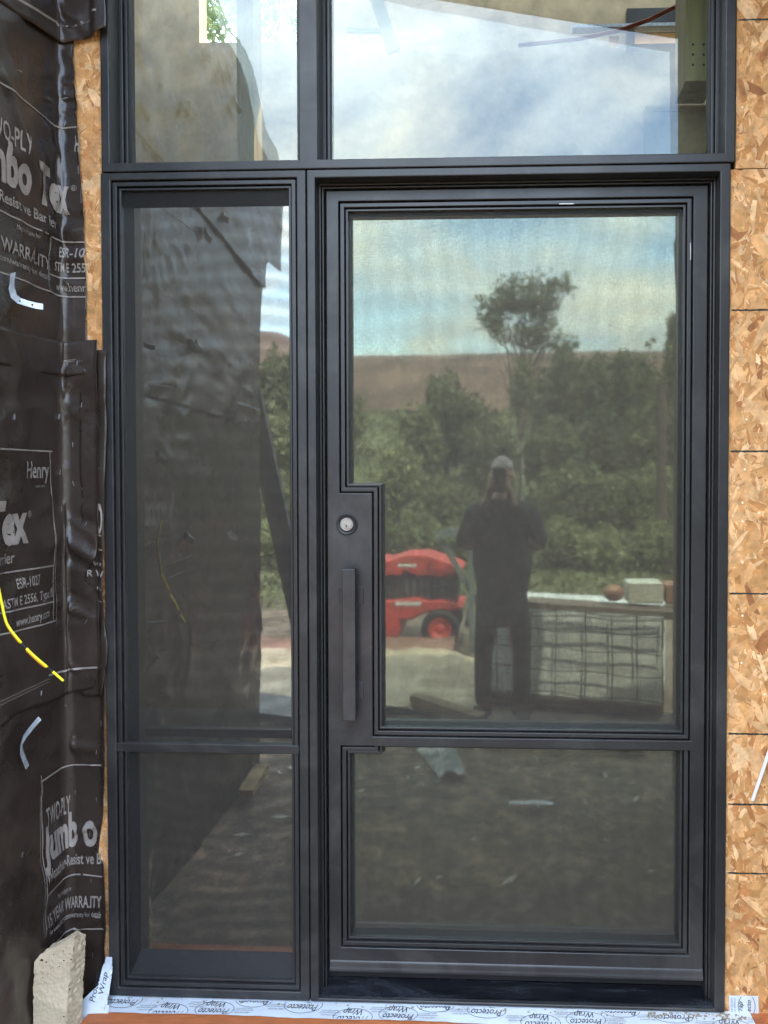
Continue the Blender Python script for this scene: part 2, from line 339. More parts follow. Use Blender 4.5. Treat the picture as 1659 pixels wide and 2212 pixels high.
# lower opening with the little step under the lock plate
xstep = xs1 + 0.0; zst = zcb0 - 0.0115
PL2 = [(xs0, zbt), (xr, zbt), (xr, zcb0 + 0.02), (xs1 + 0.0, zcb0 + 0.02), (xs1 + 0.0, zcb0 - 0.001), (xs0, zcb0 - 0.001)]
opening(door, PL2, YD, 0.028)
# drip moulding
bm = bmesh.new(); zdt, zdb = az(2082, YD, 1000), az(2108, 0.039, 1000)
prof = [(YD + 0.0, zdt + 0.003), (YD - 0.003, zdt), (YD - 0.0045, zdt - 0.005), (YD - 0.0065, zdt - 0.014), (YD - 0.0085, zdt - 0.020), (YD - 0.009, zdb), (YD + 0.02, zdb - 0.002), (YD + 0.02, zdt + 0.002)]
a = [bm.verts.new((ax(700, YD) + 0.012, p[0], p[1])) for p in prof]; b = [bm.verts.new((dr, p[0], p[1])) for p in prof]
for k in range(len(prof)): bm.faces.new((a[k], b[k], b[(k + 1) % len(prof)], a[(k + 1) % len(prof)]))
bm.faces.new(a[::-1]); bm.faces.new(b); bmesh.ops.recalc_face_normals(bm, faces=bm.faces[:])
bevel(obj('drip_rail', bm, M_steel, door, smooth=False), 0.002, 3, 20)
# threshold slope
bm = bmesh.new()
prof = [(0.004, oz0 - 0.001), (0.004, oz0 + 0.0015), (0.010, oz0 + 0.003), (0.12, oz0 + 0.005), (0.12, oz0 - 0.001)]
a = [bm.verts.new((ox0 + 0.001, p[0], p[1])) for p in prof]; b = [bm.verts.new((ox1 - 0.001, p[0], p[1])) for p in prof]
for k in range(len(prof)): bm.faces.new((a[k], b[k], b[(k + 1) % len(prof)], a[(k + 1) % len(prof)]))
bm.faces.new(a[::-1]); bm.faces.new(b); bmesh.ops.recalc_face_normals(bm, faces=bm.faces[:])
obj('threshold', bm, M_gloss, door)
bm = bmesh.new(); box(bm, ox0 + 0.004, ox1 - 0.004, 0.088, 0.094, oz0 + 0.006, zdb + 0.003); obj('bottom_sweep', bm, M_rubber, door)
# lock cylinder
lx, lz = at(749.7, 1132.4, YD)
lk = bmesh.new()
def disc(bm, x, z, prof, n=40):
    rings = [[bm.verts.new((x + r * math.cos(k * 2 * math.pi / n), y, z + r * math.sin(k * 2 * math.pi / n))) for k in range(n)] for r, y in prof]
    for a, b in zip(rings, rings[1:]):
        for k in range(n): bm.faces.new((a[k], b[k], b[(k + 1) % n], a[(k + 1) % n]))
    bm.faces.new(rings[-1]); return rings
disc(lk, lx, lz, [(0.0320, YD - 0.0002), (0.0312, YD - 0.005), (0.0295, YD - 0.006), (0.0235, YD - 0.0035), (0.0228, YD - 0.001)])
lock = obj('lock_cylinder', lk, M_rubber, door, smooth=False)
b = bmesh.new(); disc(b, lx, lz, [(0.0200, YD), (0.0198, YD - 0.006), (0.0186, YD - 0.0075), (0.0162, YD - 0.0075), (0.0156, YD - 0.0055), (0.0146, YD - 0.0055), (0.0142, YD - 0.0076)])
obj('lock_face', b, M_brass, lock, smooth=False)
b = bmesh.new(); disc(b, lx - 0.0003, lz - 0.0045, [(0.0078, YD - 0.0078), (0.0078, YD - 0.0092), (0.0070, YD - 0.0098)])
obj('keyway', b, M_brass, lock)
b = bmesh.new(); box(b, lx - 0.0013, lx + 0.0010, YD - 0.0101, YD - 0.0098, lz - 0.0095, lz - 0.0005); box(b, lx - 0.0032, lx + 0.0030, YD - 0.0101, YD - 0.0098, lz - 0.0058, lz - 0.0042)
obj('key_slot', b, M_rubber, lock)
# pull handle
hy = YD - 0.042
hx0, hx1 = ax(738, hy), ax(766.5, hy); hz1, hz0 = az(1229, hy, 750), az(1557.5, hy, 750)
b = bmesh.new(); box(b, hx0, hx1, hy, hy + 0.020, hz0, hz1)
handle = bevel(obj('pull_handle', b, M_steel, door), 0.0022, 3)
for py0, py1 in ((1257, 1316), (1463, 1518)):
    z1, z0 = az(py0, YD - 0.003, 757), az(py1, YD - 0.003, 757); x0, x1 = ax(732.0, YD - 0.003), ax(784, YD - 0.003); h = z1 - z0
    zz0, zz1 = z0 + h * 0.2, z1 - h * 0.2; pts = []
    for sx, zs in ((1, 1),):
        xm0, xm1 = x0 + 0.018, x1 - 0.018
        pts = [(x1, zz0), (x1, zz1), (x1 - 0.009, zz1 + 0.002), (x1 - 0.014, zz1 + 0.007), (x1 - 0.016, z1), (x0 + 0.016, z1), (x0 + 0.014, zz1 + 0.007), (x0 + 0.009, zz1 + 0.002), (x0, zz1),
               (x0, zz0), (x0 + 0.009, zz0 - 0.002), (x0 + 0.014, zz0 - 0.007), (x0 + 0.016, z0), (x1 - 0.016, z0), (x1 - 0.014, zz0 - 0.007), (x1 - 0.009, zz0 - 0.002)]
    b = bmesh.new(); va = [b.verts.new((p[0], YD - 0.0045, p[1])) for p in pts]; vb = [b.verts.new((p[0], YD - 0.0002, p[1])) for p in pts]
    b.faces.new(va); b.faces.new(vb[::-1])
    for k in range(len(pts)): b.faces.new((va[k], vb[k], vb[(k + 1) % len(pts)], va[(k + 1) % len(pts)]))
    box(b, (hx0 + hx1) / 2 - 0.009, (hx0 + hx1) / 2 + 0.009, hy + 0.0205, YD - 0.0048, (z0 + z1) / 2 - 0.011, (z0 + z1) / 2 + 0.011)
    bmesh.ops.recalc_face_normals(b, faces=b.faces[:])
    bevel(obj('handle_mount', b, M_steel2, handle), 0.001)
# little bright weatherstrip chips caught in the bead
b = bmesh.new()
for px, py, wd, h in ((1223, 442.5, 30, 1.6), (1490, 545, 1.8, 36)):
    x, z = at(px, py, YD + 0.012); box(b, x - wd * 0.0007, x + wd * 0.0007, YD + 0.0035, YD + 0.006, z - h * 0.0007, z + h * 0.0007)
obj('aluminium_shim', b, mat('bright_aluminium', (0.42, 0.40, 0.37), 0.4, metal=0.5), door)

# --- transom
tran = thing('transom_window', 'black steel transom with two clear panes reflecting cloudy sky above the door', 'window', (-0.26, 0, ZS))
tl0, tl1 = ax(236.5, 0, 300), ax(645.5, 0, 300); tr0, tr1 = ax(686, 0, 300), ax(1566, 0, 300); tz0 = az(342, 0, 800); tz1 = ZT - 0.06
bevel(obj('frame', plate([(FX0 + 0.004, FX1 + 0.012, ZS + G, ZT)], [(tl0, tl1, tz0, tz1), (tr0, tr1, tz0, tz1)], 0.0, 0.056), M_steel, tran), 0.003, 3)
for i, (a0, a1) in enumerate(((tl0, tl1), (tr0, tr1))):
    q = rect(a0, a1, tz0, tz1)
    bevel(obj('glazing_bead', ring(q, -0.01, 0.010, 0.057, 0.10), M_steel2, tran), 0.0015)
    bevel(obj('glazing_stop', ring(q, 0.0125, 0.021, 0.064, 0.10), M_steel2, tran), 0.0015)
    obj('gasket', ring(q, 0.0213, 0.0245, 0.070, 0.102), M_rubber, tran)
    p1 = obj('glass_pane', sheet(inset(q, 0.022), 0.074), M_glass, tran)
    p2 = bmesh.new(); qq = inset(q, 0.022); vs = []
    for x, z in qq:     # the inner pane of the unit sits very slightly out of parallel
        vs.append(p2.verts.new((x, 0.092 + (x - a1) * (0.0085 if i else 0.016) + (z - tz0) * 0.0095, z)))
    p2.faces.new(vs); obj('glass_pane', p2, M_glass2, tran)

# ================================================================== house shell
M_osb_in = mat('interior_sheathing', (0.40, 0.29, 0.17), 0.8, nscale=6, namt=0.35, bump=0.15, bscale=30)
M_wallout = mat('plain_sheathing_wall', (0.10, 0.085, 0.07), 0.85, nscale=3, namt=0.2)
M_lumber = mat('pale_lumber', (0.36, 0.26, 0.12), 0.65, nscale=6, namt=0.22, stretch=(6, 6, 0.5), bump=0.15, bscale=25)
house = thing('house', 'house under construction whose dark interior and back windows show through the glass', 'house', (0, 1.2, 0))
YF = 0.012                                    # face of the front sheathing
HZ = 5.6
def hp(name, rects, holes, y0, y1, mt): return obj(name, plate(rects, holes, y0, y1), mt, house)
hp('front_wall', [(-4.5, 4.5, -0.2, 4.4)], [(FX0 - 0.004, FX1 + 0.016, -0.21, ZT + 0.004)], YF + 0.013, 0.16, M_wallout)
bw = 2.6
wl = [(at(430, 0, bw)[0], at(646, 0, bw)[0], at(500, 91, bw)[1], at(500, -150, bw)[1])]
wr = [(at(1368, 80, bw)[0], at(1496, 80, bw)[0], at(1420, 104, bw)[1], at(1420, 72, bw)[1])]
ws = [(at(1316, 80, bw)[0], at(1337, 80, bw)[0], at(1325, 103, bw)[1], at(1325, 77, bw)[1])]
wm = [(at(700, 0, bw)[0], at(1180, 0, bw)[0], at(900, -110, bw)[1], 5.3)]
hp('back_wall', [(-4.5, 4.5, -0.2, HZ)], wl + wr + ws + wm, bw, bw + 0.12, M_osb_in)
b = bmesh.new(); box(b, -4.6, -4.5, 0.16, bw, -0.2, HZ); obj('side_wall', b, M_osb_in, house)
b = bmesh.new(); box(b, 4.5, 4.6, 0.16, bw, -0.2, HZ); obj('side_wall', b, M_osb_in, house)
b = bmesh.new(); box(b, -4.5, 4.5, 0.16, bw, -0.2, -0.01); obj('interior_floor', b, mat('dusty_interior_floor', (0.06, 0.055, 0.05), 0.8, nscale=5, namt=0.3), house)
b = bmesh.new(); box(b, -4.7, 4.7, 0, 1.95, 0, 0.15, Matrix.Translation((0, 0.03, 4.402)) @ Matrix.Rotation(R(23.5), 4, 'X')); obj('shade_roof', b, M_wallout, house)  # unseen slab added to shade the porch; slope and open back shaped for sunlight
wf = obj('window_frame', plate([(wr[0][0] - 0.05, wr[0][1] + 0.05, wr[0][2] - 0.02, wr[0][3] + 0.13)], wr, bw - 0.05, bw - 0.002), M_steel, house)
hd = bmesh.new(); z = at(1420, 60, bw - 0.1)[1]; box(hd, wr[0][0] - 0.4, wr[0][1] + 0.2, bw - 0.12, bw - 0.055, z, z + 0.02); obj('window_head', hd, M_gal, wf)
# soffit over the porch, skewed front edge
s0 = refl(899, 0, -0.95); s1 = refl(1456, 102, -1.3)
zso = s0[1]
bm = bmesh.new()
pts = [(-3.2, 0.012), (s1[0] + 0.15, 0.012), (s1[0] + 0.15, -1.34), (s1[0], -1.32), (s0[0], -0.97), (-1.0, -0.72), (-1.3, -0.74), (-3.2, -0.74)]
va = [bm.verts.new((x, y, zso)) for x, y in pts]; vb = [bm.verts.new((x, y, zso + 0.25)) for x, y in pts]
bm.faces.new(va[::-1]); bm.faces.new(vb)
for k in range(len(pts)): bm.faces.new((va[k], va[(k + 1) % len(pts)], vb[(k + 1) % len(pts)], vb[k]))
bmesh.ops.recalc_face_normals(bm, faces=bm.faces[:])
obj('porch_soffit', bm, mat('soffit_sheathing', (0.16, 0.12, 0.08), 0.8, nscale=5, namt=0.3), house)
# right return wall: framing and a loose wrapped edge
b = bmesh.new(); XR = s1[0] + 0.015
pts = [(0.02, -0.02), (-1.30, -0.02), (-1.31, 1.6), (-1.28, 2.4), (-1.335, 2.7), (-1.30, 2.72), (-1.33, zso - 0.002), (0.02, zso - 0.002)]
va = [b.verts.new((XR, y, z)) for y, z in pts]; vb = [b.verts.new((XR + 0.14, y, z)) for y, z in pts]
b.faces.new(va); b.faces.new(vb[::-1])
for k in range(len(pts)): b.faces.new((va[k], va[(k + 1) % len(pts)], vb[(k + 1) % len(pts)], vb[k]))
bmesh.ops.recalc_face_normals(b, faces=b.faces[:])
obj('right_return_wall', b, M_wallout, house)
# left return wall (carries the paper)
def topz(y):      # raking top edge of the left return wall and paper
    k = [(0.1, zso + 0.1), (-1.03, at(452, 0, 2 * .083 + 1.03)[1]), (-1.19, refl(500, 76, -1.19)[1]), (-1.40, refl(528, 124, -1.40)[1]), (-1.52, refl(546, 168, -1.52)[1]), (-1.60, refl(553, 224, -1.6)[1]), (-1.70, refl(565, 290, -1.7)[1]), (-1.9, refl(600, 340, -1.9)[1])]
    for (a, za), (b_, zb) in zip(k, k[1:]):
        if y >= b_: return za + (zb - za) * (a - y) / (a - b_)
    return k[-1][1]
b = bmesh.new(); ys = [0.02, -0.3, -0.7, -1.03, -1.19, -1.40, -1.50]
va = [b.verts.new((XW - 0.02, y, z)) for y, z in [(y, min(topz(y) - 0.03, zso - 0.01)) for y in ys] + [(-1.50, -0.02), (0.02, -0.02)]]
vb = [b.verts.new((XW - 0.18, v.co.y, v.co.z)) for v in va]
b.faces.new(va); b.faces.new(vb[::-1]); n = len(va)
for k in range(n): b.faces.new((va[k], va[(k + 1) % n], vb[(k + 1) % n], vb[k]))
bmesh.ops.recalc_face_normals(b, faces=b.faces[:])
obj('left_return_wall', b, M_wallout, house)

# interior pieces seen through the transom
b = bmesh.new(); x0, z0 = at(1476, 186, 0.25); x1, _ = at(1541, 186, 0.25)
box(b, x0, x1, 0.22, 0.36, z0, 4.6)
for r in range(3):
    for s in (0.3, 0.8):
        pass
post = obj('wood_post', b, mat('knotty_post', (0.42, 0.35, 0.19), 0.7, nscale=5, namt=0.25, stretch=(5, 5, 0.6), bump=0.2, bscale=20, ndist=1.0))
tag(post, 'thick pale wood post with screw holes inside the right end of the transom', 'post')
for py in (96, 118, 140):
    for px in (1497, 1520):
        b = bmesh.new(); x, z = at(px, py, 0.2198); disc(b, x, z, [(0.004, 0.2196), (0.0035, 0.2190)], 8); obj('screw_hole', b, M_rubber, post)
b = bmesh.new(); box(b, at(1395, 200, .37)[0], at(1575, 200, .37)[0], 0.37, 0.41, 2.2, z0 + 0.0); box(b, at(1395, 200, .365)[0], at(1575, 200, .37)[0], 0.366, 0.37, at(1450, 241, .37)[1], at(1450, 238, .37)[1])
tag(obj('sheathing_offcut', b, M_osb_in), 'brown sheathing board with dark pencil line behind the pale post', 'board')
b = bmesh.new(); xa, za = at(521, 0, 0.6); xb, _ = at(557, 0, 0.6); box(b, xa, xb, 0.55, 0.64, 2.69, 4.4)
tag(obj('wall_stud', b, M_lumber), 'upright pale timber stud inside the narrow left transom pane', 'timber')
b = bmesh.new(); p = at(808, -20, 0.5); q_ = at(850, 112, 0.5); beam(b, (p[0], 0.5, p[1]), (q_[0], 0.5, q_[1]), 0.045, 0.02, Vector((0, 1, 0)))
tag(obj('diagonal_brace', b, mat('white_primed_board', (0.8, 0.85, 0.8), 0.6)), 'pale diagonal brace seen through the wide transom pane', 'timber')
b = bmesh.new(); p = at(748, 66, 0.52); q_ = at(826, 68, 0.52); beam(b, (p[0], 0.52, p[1]), (q_[0], 0.52, q_[1]), 0.014, 0.014)
tag(obj('cross_batten', b, bpy.data.materials['white_primed_board']), 'short pale batten behind the diagonal brace', 'timber')
b = bmesh.new(); P3 = []
for px, py in ((1120, 98), (1180, 92), (1250, 84), (1330, 68), (1400, 44), (1460, 14), (1500, -8), (1560, -40)):
    x, z = at(px, py, 1.2); P3.append((x, 1.2, z))
tube(b, P3, 0.009, 8)
tag(obj('red_hose', b, mat('red_hose_rubber', (0.55, 0.06, 0.04), 0.4), smooth=True), 'thin red hose sagging inside behind the upper right pane', 'hose')

# ================================================================== strand board
M_osb = vmat('oriented_strand_board', 0.62, bump=0.25, bscale=160, namt=0.22, nscale=45)
PAL = [((0.56, 0.35, 0.155), 26), ((0.50, 0.295, 0.115), 24), ((0.62, 0.42, 0.21), 18), ((0.44, 0.235, 0.085), 14), ((0.42, 0.21, 0.08), 6), ((0.68, 0.50, 0.28), 8), ((0.32, 0.15, 0.06), 2)]
PC = [c for c, n in PAL for _ in range(n)]
def osb(name, x0, x1, z0, z1, y, seed, label, dens=17000, th=0.011, xbot=None):
    rnd = random.Random(seed); bm = bmesh.new()
    v = box(bm, x0, x1, y, y + th, z0, z1); fc = [(f, (0.50, 0.30, 0.12)) for f in bm.faces]
    n = int(dens * (x1 - x0) * (z1 - z0))
    for k in range(n):
        big = rnd.random()
        l = rnd.uniform(0.015, 0.09) if big < 0.46 else rnd.uniform(0.005, 0.022)
        wdt = l * rnd.uniform(0.12, 0.42) if big < 0.46 else rnd.uniform(0.0012, 0.005)
        wdt = min(wdt, 0.03)
        cx, cz = rnd.uniform(x0, x1), rnd.uniform(z0, z1); an = rnd.gauss(math.pi / 2, 0.75)
        ca, sa = math.cos(an), math.sin(an); h = y - 0.0001 - k / n * 0.0011
        pts = []
        m_ = rnd.choice((5, 6, 7, 8))
        base = [(-.5, -.4), (-.2, -.5), (.25, -.5), (.5, -.3), (.5, .25), (.2, .5), (-.3, .5), (-.5, .2)][:]
        for bx_, bz_ in base:
            bx2 = bx_ * l * (1 + rnd.uniform(-.2, .2)); bz2 = bz_ * wdt * (1 + rnd.uniform(-.45, .35))
            X_, Z_ = cx + bx2 * ca - bz2 * sa, cz + bx2 * sa + bz2 * ca
            pts.append((min(max(X_, x0), x1), h, min(max(Z_, z0), z1)))
        try: f = bm.faces.new([bm.verts.new(p) for p in pts])
        except ValueError: continue
        c = rnd.choice(PC)
        if big > 0.965: c = (0.28, 0.14, 0.06)
        s = rnd.uniform(0.8, 1.1); fc.append((f, (c[0] * s * 1.12, c[1] * s * 0.96, c[2] * s * 0.92)))
    setcol(bm, fc); o = obj(name, bm, M_osb); tag(o, label, 'sheathing board', 'strand board sheathing on the front wall'); return o
zj = at(1610, 365, 0.012)[1]
b_up = osb('sheathing_board', FX1 + 0.017, 0.86, zj + 0.002, 3.6, YF + 0.001, 3, 'upper strand board beside the transom, above the panel joint')
b_lo = osb('sheathing_board', FX1 + 0.003, 0.86, -0.03, zj - 0.001, YF, 4, 'tall strand board with ruled black lines right of the door')
b_le = osb('sheathing_board', -1.30, FX0 - 0.002, -0.02, 3.3, YF, 5, 'narrow strand board strip left of the sidelight, showing beside the torn paper', dens=19000)
M_marker = mat('black_marker', (0.02, 0.02, 0.018), 0.6)
def marker(par, py, px=1612, yy=None, full=True):
    b = bmesh.new(); z = at(px, py, 0.012)[1]; x0 = FX1 + 0.008 + (0 if full else 0.012); n = 26; rnd = random.Random(py); prev = None
    for k in range(n + 1):
        x = x0 + (0.86 - x0) * k / n; h = 0.0024 + rnd.uniform(-0.0008, 0.0008); dz = rnd.uniform(-0.0006, 0.0006)
        cur = (b.verts.new((x, (yy or YF) - 0.0016, z + dz - h)), b.verts.new((x, (yy or YF) - 0.0016, z + dz + h)))
        if prev: b.faces.new((prev[0], cur[0], cur[1], prev[1]))
        prev = cur
    obj('marker_line', b, M_marker, par)
marker(b_up, 43, yy=YF + 0.001, full=False)
for py in (670, 975, 1282, 1585, 1737, 1886): marker(b_lo, py)
M_nail = mat('nail_hole_pale', (0.8, 0.7, 0.5), 0.5)
for px, py in ((1604, 232), (1613, 906), (1609, 1014), (1604, 1086), (1604, 1126), (1604, 1215), (1604, 1330), (1602, 1432), (1641, 785), (1652, 1500), (1640, 1108)):
    b = bmesh.new(); x, z = at(px, py, YF - .002); disc(b, x, z, [(0.0036, YF - 0.0013), (0.003, YF - 0.0022)], 10); obj('nail_head', b, M_nail, b_lo if py > 365 else b_up)
b = bmesh.new(); p = at(1664, 1626, -0.01); q_ = at(1625, 1729, 0.004); beam(b, (p[0], -0.02, p[1] + 0.03), (q_[0], 0.003, q_[1]), 0.008, 0.004, Vector((0, 1, 0)))
tag(obj('plastic_strip', b, mat('white_plastic', (0.8, 0.8, 0.84), 0.4)), 'thin white plastic strip leaning on the strand board at the right edge', 'strip')

# ================================================================== building paper on the left wall
YP = YF - 0.0016; RC = 0.034
def surf(s, z, off):
    if s < -RC: p = Vector((XW, YP + s, z)); n = Vector((1, 0, 0))
    elif s > RC: p = Vector((XW + s, YP, z)); n = Vector((0, -1, 0))
    else:
        a = math.pi - (s + RC) / (2 * RC) * math.pi / 2; cx, cy_ = XW + RC, YP - RC
        p = Vector((cx + RC * math.cos(a), cy_ + RC * math.sin(a), z)); n = Vector((-math.cos(a), -math.sin(a), 0))
    return p + n * off
FOLDS = []
_r = random.Random(21)
for k in range(46):
    FOLDS.append((_r.uniform(0, 3.0), _r.uniform(-0.9, 0.9), _r.uniform(0.006, 0.016), _r.uniform(0.005, 0.012) * _r.choice((1, 1, -0.7)), _r.uniform(0.01, 0.05), _r.uniform(0.05, 0.10)))
FL = []
for k in range(26):
    FL.append((_r.uniform(-1.4, -0.02), _r.uniform(0.0, 3.0), _r.uniform(-0.6, 0.6), _r.uniform(0.010, 0.03), _r.uniform(0.002, 0.008) * _r.choice((1, -1)), _r.uniform(0.12, 0.5)))
def wr(s, z, seed):
    q = Vector((s * 2.2, z * 2.2, seed * 7.3))
    w_ = 0.018 * (noise.noise(q) + 0.25) + 0.0095 * noise.noise(q * 3.1) + 0.0058 * (1 - abs(noise.noise(q * 4.3)) * 2.4) + 0.0014 * noise.noise(q * 14)
    if s > 0:
        w_ = w_ * 0.5 + 0.0018
        for z0, k, wd, am, sc_, sl in FOLDS:
            d = z - z0 - k * (s - 0.05)
            if abs(d) < wd * 3: w_ += am * math.exp(-(d / wd) ** 2) * min(1, s / 0.02) * math.exp(-((s - sc_) / sl) ** 2)
    else:
        for s0, z0, k, wd, am, ln in FL:
            d = (s - s0) - k * (z - z0)
            if abs(d) < wd * 3: w_ += am * math.exp(-(d / wd) ** 2) * math.exp(-((z - z0) / ln) ** 2) * min(1, -s / 0.03)
    return max(w_, 0.0005)
M_paper = mat('dark_brown_building_paper', (0.034, 0.0235, 0.019), 0.30, nscale=5, namt=0.35, bump=0.10, bscale=70, rvar=0.09, spec=0.5)
M_ink = mat('pale_grey_printed_ink', (0.26, 0.225, 0.20), 0.55, nscale=22, namt=0.22)
def lerp_pts(pts, x):
    if x <= pts[0][0]: return pts[0][1]
    for (a, va), (b_, vb) in zip(pts, pts[1:]):
        if x <= b_: return va + (vb - va) * (x - a) / (b_ - a)
    return pts[-1][1]
LAY = {}
def lift(s):   # where the paper laps onto the proud steel frame
    return 0.016 * min(1, max(0, (s - 0.112) / 0.014))
def paper(name, seed, base, slo, shi, zlo, zhi, label, dz=0.011, ext=False):
    """slo/shi: edge position as a function of z; zlo/zhi: edge height as a function of s"""
    bm = bmesh.new()
    smin = min(slo(z * 0.05) for z in range(0, 80))
    ss = []; s = smin if smin > -1.9 else smin
    while s < 0.18:
        ss.append(s); s += 0.05 if s < -0.75 else (0.014 if s < -0.06 else 0.005 if s < 0.03 else 0.008)
    rows = int((zhi(0) - zlo(0)) / dz) + 1
    V = []
    for j in range(rows + 1):
        v = j / rows; row = []
        for s in ss:
            zc = zlo(s) + (zhi(s) - zlo(s)) * v
            a, c = slo(zc), shi(zc); s2 = min(max(s, a), c)
            zc = zlo(s2) + (zhi(s2) - zlo(s2)) * v
            edge = math.exp(-v * rows / 3.0) * 0.003
            row.append(bm.verts.new(surf(s2, zc, base + wr(s2, zc, seed) + edge + lift(s2))))
        V.append(row)
    for j in range(rows):
        for i in range(len(ss) - 1):
            q = [V[j][i], V[j][i + 1], V[j + 1][i + 1], V[j + 1][i]]
            if (q[0].co - q[1].co).length < 1e-5 and (q[2].co - q[3].co).length < 1e-5: continue
            bm.faces.new(q)
    bmesh.ops.remove_doubles(bm, verts=bm.verts[:], dist=1e-5)
    bm.normal_update()
    o = obj(name, bm, M_paper, smooth=True)
    md = o.modifiers.new('thick', 'SOLIDIFY'); md.thickness = 0.0012; md.offset = -1
    tag(o, label, 'building paper', 'lapped sheets of printed building paper'); LAY[seed] = (base, o)
    return o
def sF(px, py): return at(px, py, YP)[0] - XW
def zF(py, px=130): return at(px, py, YP)[1]
def rag(z, a, f, sd): return a * noise.noise(Vector((z * f, sd, 0.3)))
e1 = [(-1.6, 2.55), (onwall(0, 8)[0], onwall(0, 8)[1]), (onwall(50, 45)[0], onwall(50, 45)[1]), (-0.03, zF(100)), (0.03, zF(101)), (sF(222, 82), zF(82, 222)), (sF(236, 72), zF(73, 236))]
far = [(0, -1.56), (2.0, -1.57), (2.55, -1.62), (2.72, -1.70), (2.735, -1.95), (3.2, -1.96), (3.45, -1.90), (4, -1.6)]
r2 = [(zF(815, 190), sF(190, 815)), (zF(757, 190), sF(190, 757)), (zF(600, 189), sF(189, 600)), (zF(480, 186), sF(186, 480)), (zF(380, 178), sF(178, 380)), (zF(300, 173), sF(173, 300)), (zF(180, 167), sF(167, 180)), (zF(95, 163), sF(163, 95))]
e2 = [(-1.6, 1.80), (onwall(0, 789)[0], onwall(0, 789)[1]), (-0.03, zF(814)), (0.03, zF(815)), (sF(190, 809), zF(809, 190))]
e3 = [(-1.6, 0.70), (onwall(0, 1560)[0], onwall(0, 1560)[1]), (onwall(60, 1530)[0], onwall(60, 1530)[1]), (-0.03, zF(1497)), (0.05, zF(1491)), (sF(207, 1486), zF(1486, 207))]
r3 = [(zF(1490, 207), sF(207, 1490)), (zF(1430, 221), sF(220, 1430)), (zF(1310, 222), sF(222, 1310)), (zF(1275, 212), sF(212, 1275)), (zF(1252, 189), sF(189, 1252)), (zF(1232, 191), sF(191, 1232)), (zF(1205, 214), sF(214, 1205)), (zF(1100, 217), sF(217, 1100)), (zF(1000, 216), sF(216, 1000)), (zF(760, 216), sF(216, 760))]
r4 = [(-0.05, sF(228, 2140)), (zF(2040, 229), sF(229, 2040)), (zF(1990, 231), sF(231, 1990)), (zF(1890, 228), sF(228, 1890)), (zF(1862, 221), sF(221, 1862)), (zF(1850, 206), sF(207, 1850)), (zF(1800, 213), sF(213, 1800)), (zF(1735, 224), sF(225, 1735)), (zF(1690, 229), sF(229, 1690)), (zF(1480, 229), sF(229, 1480))]
ru = [(zF(1500, 224), sF(224, 1500)), (zF(1440, 236), sF(233, 1440)), (zF(1390, 240), sF(236, 1390)), (zF(1340, 228), sF(228, 1340)), (zF(1250, 224), sF(224, 1250)), (zF(1100, 231), sF(231, 1100)), (zF(900, 232), sF(232, 900)), (zF(757, 231), sF(231, 757))]
tz = lambda s: topz(min(s, 0)) if s < 0 else zso + 0.06
paper('building_paper', 4, 0.0008, lambda z: lerp_pts(far, z), lambda z: lerp_pts(r4, z) + 0.007 + rag(z, 0.003, 9, 1), lambda s: -0.03, lambda s: lerp_pts(e3, s) + 0.12, 'lowest sheet of dark printed building paper, behind the broken stone slab')
paper('building_paper', 5, 0.0014, lambda z: 0.06, lambda z: lerp_pts(ru, z) + 0.008 + rag(z, 0.003, 14, 9), lambda s: zF(1500), lambda s: zF(759), 'torn dark paper offcut peeking out between the wall sheet and the sidelight frame')
paper('building_paper', 3, 0.0040, lambda z: lerp_pts(far, z) + 0.004, lambda z: lerp_pts(r3, z) + rag(z, 0.004, 11, 2), lambda s: lerp_pts(e3, s) + rag(s, 0.004, 8, 3), lambda s: lerp_pts(e2, s) + 0.1, 'middle sheet of dark building paper crossed by the dangling yellow cable')
paper('building_paper', 2, 0.0066, lambda z: lerp_pts(far, z) + 0.008, lambda z: lerp_pts(r2, z) + rag(z, 0.003, 8, 4), lambda s: lerp_pts(e2, s) + rag(s, 0.004, 8, 5), lambda s: min(lerp_pts(e1, s) + 0.1, tz(s) - 0.02), 'upper sheet of dark building paper beside the exposed strand board strip')
paper('building_paper', 1, 0.0092, lambda z: lerp_pts(far, z) + 0.012, lambda z: 0.164 + rag(z, 0.004, 12, 6), lambda s: min(lerp_pts(e1, s) + rag(s, 0.004, 9, 7), tz(s) - 0.05), lambda s: tz(s), 'topmost flap of dark building paper lapping onto the transom frame')

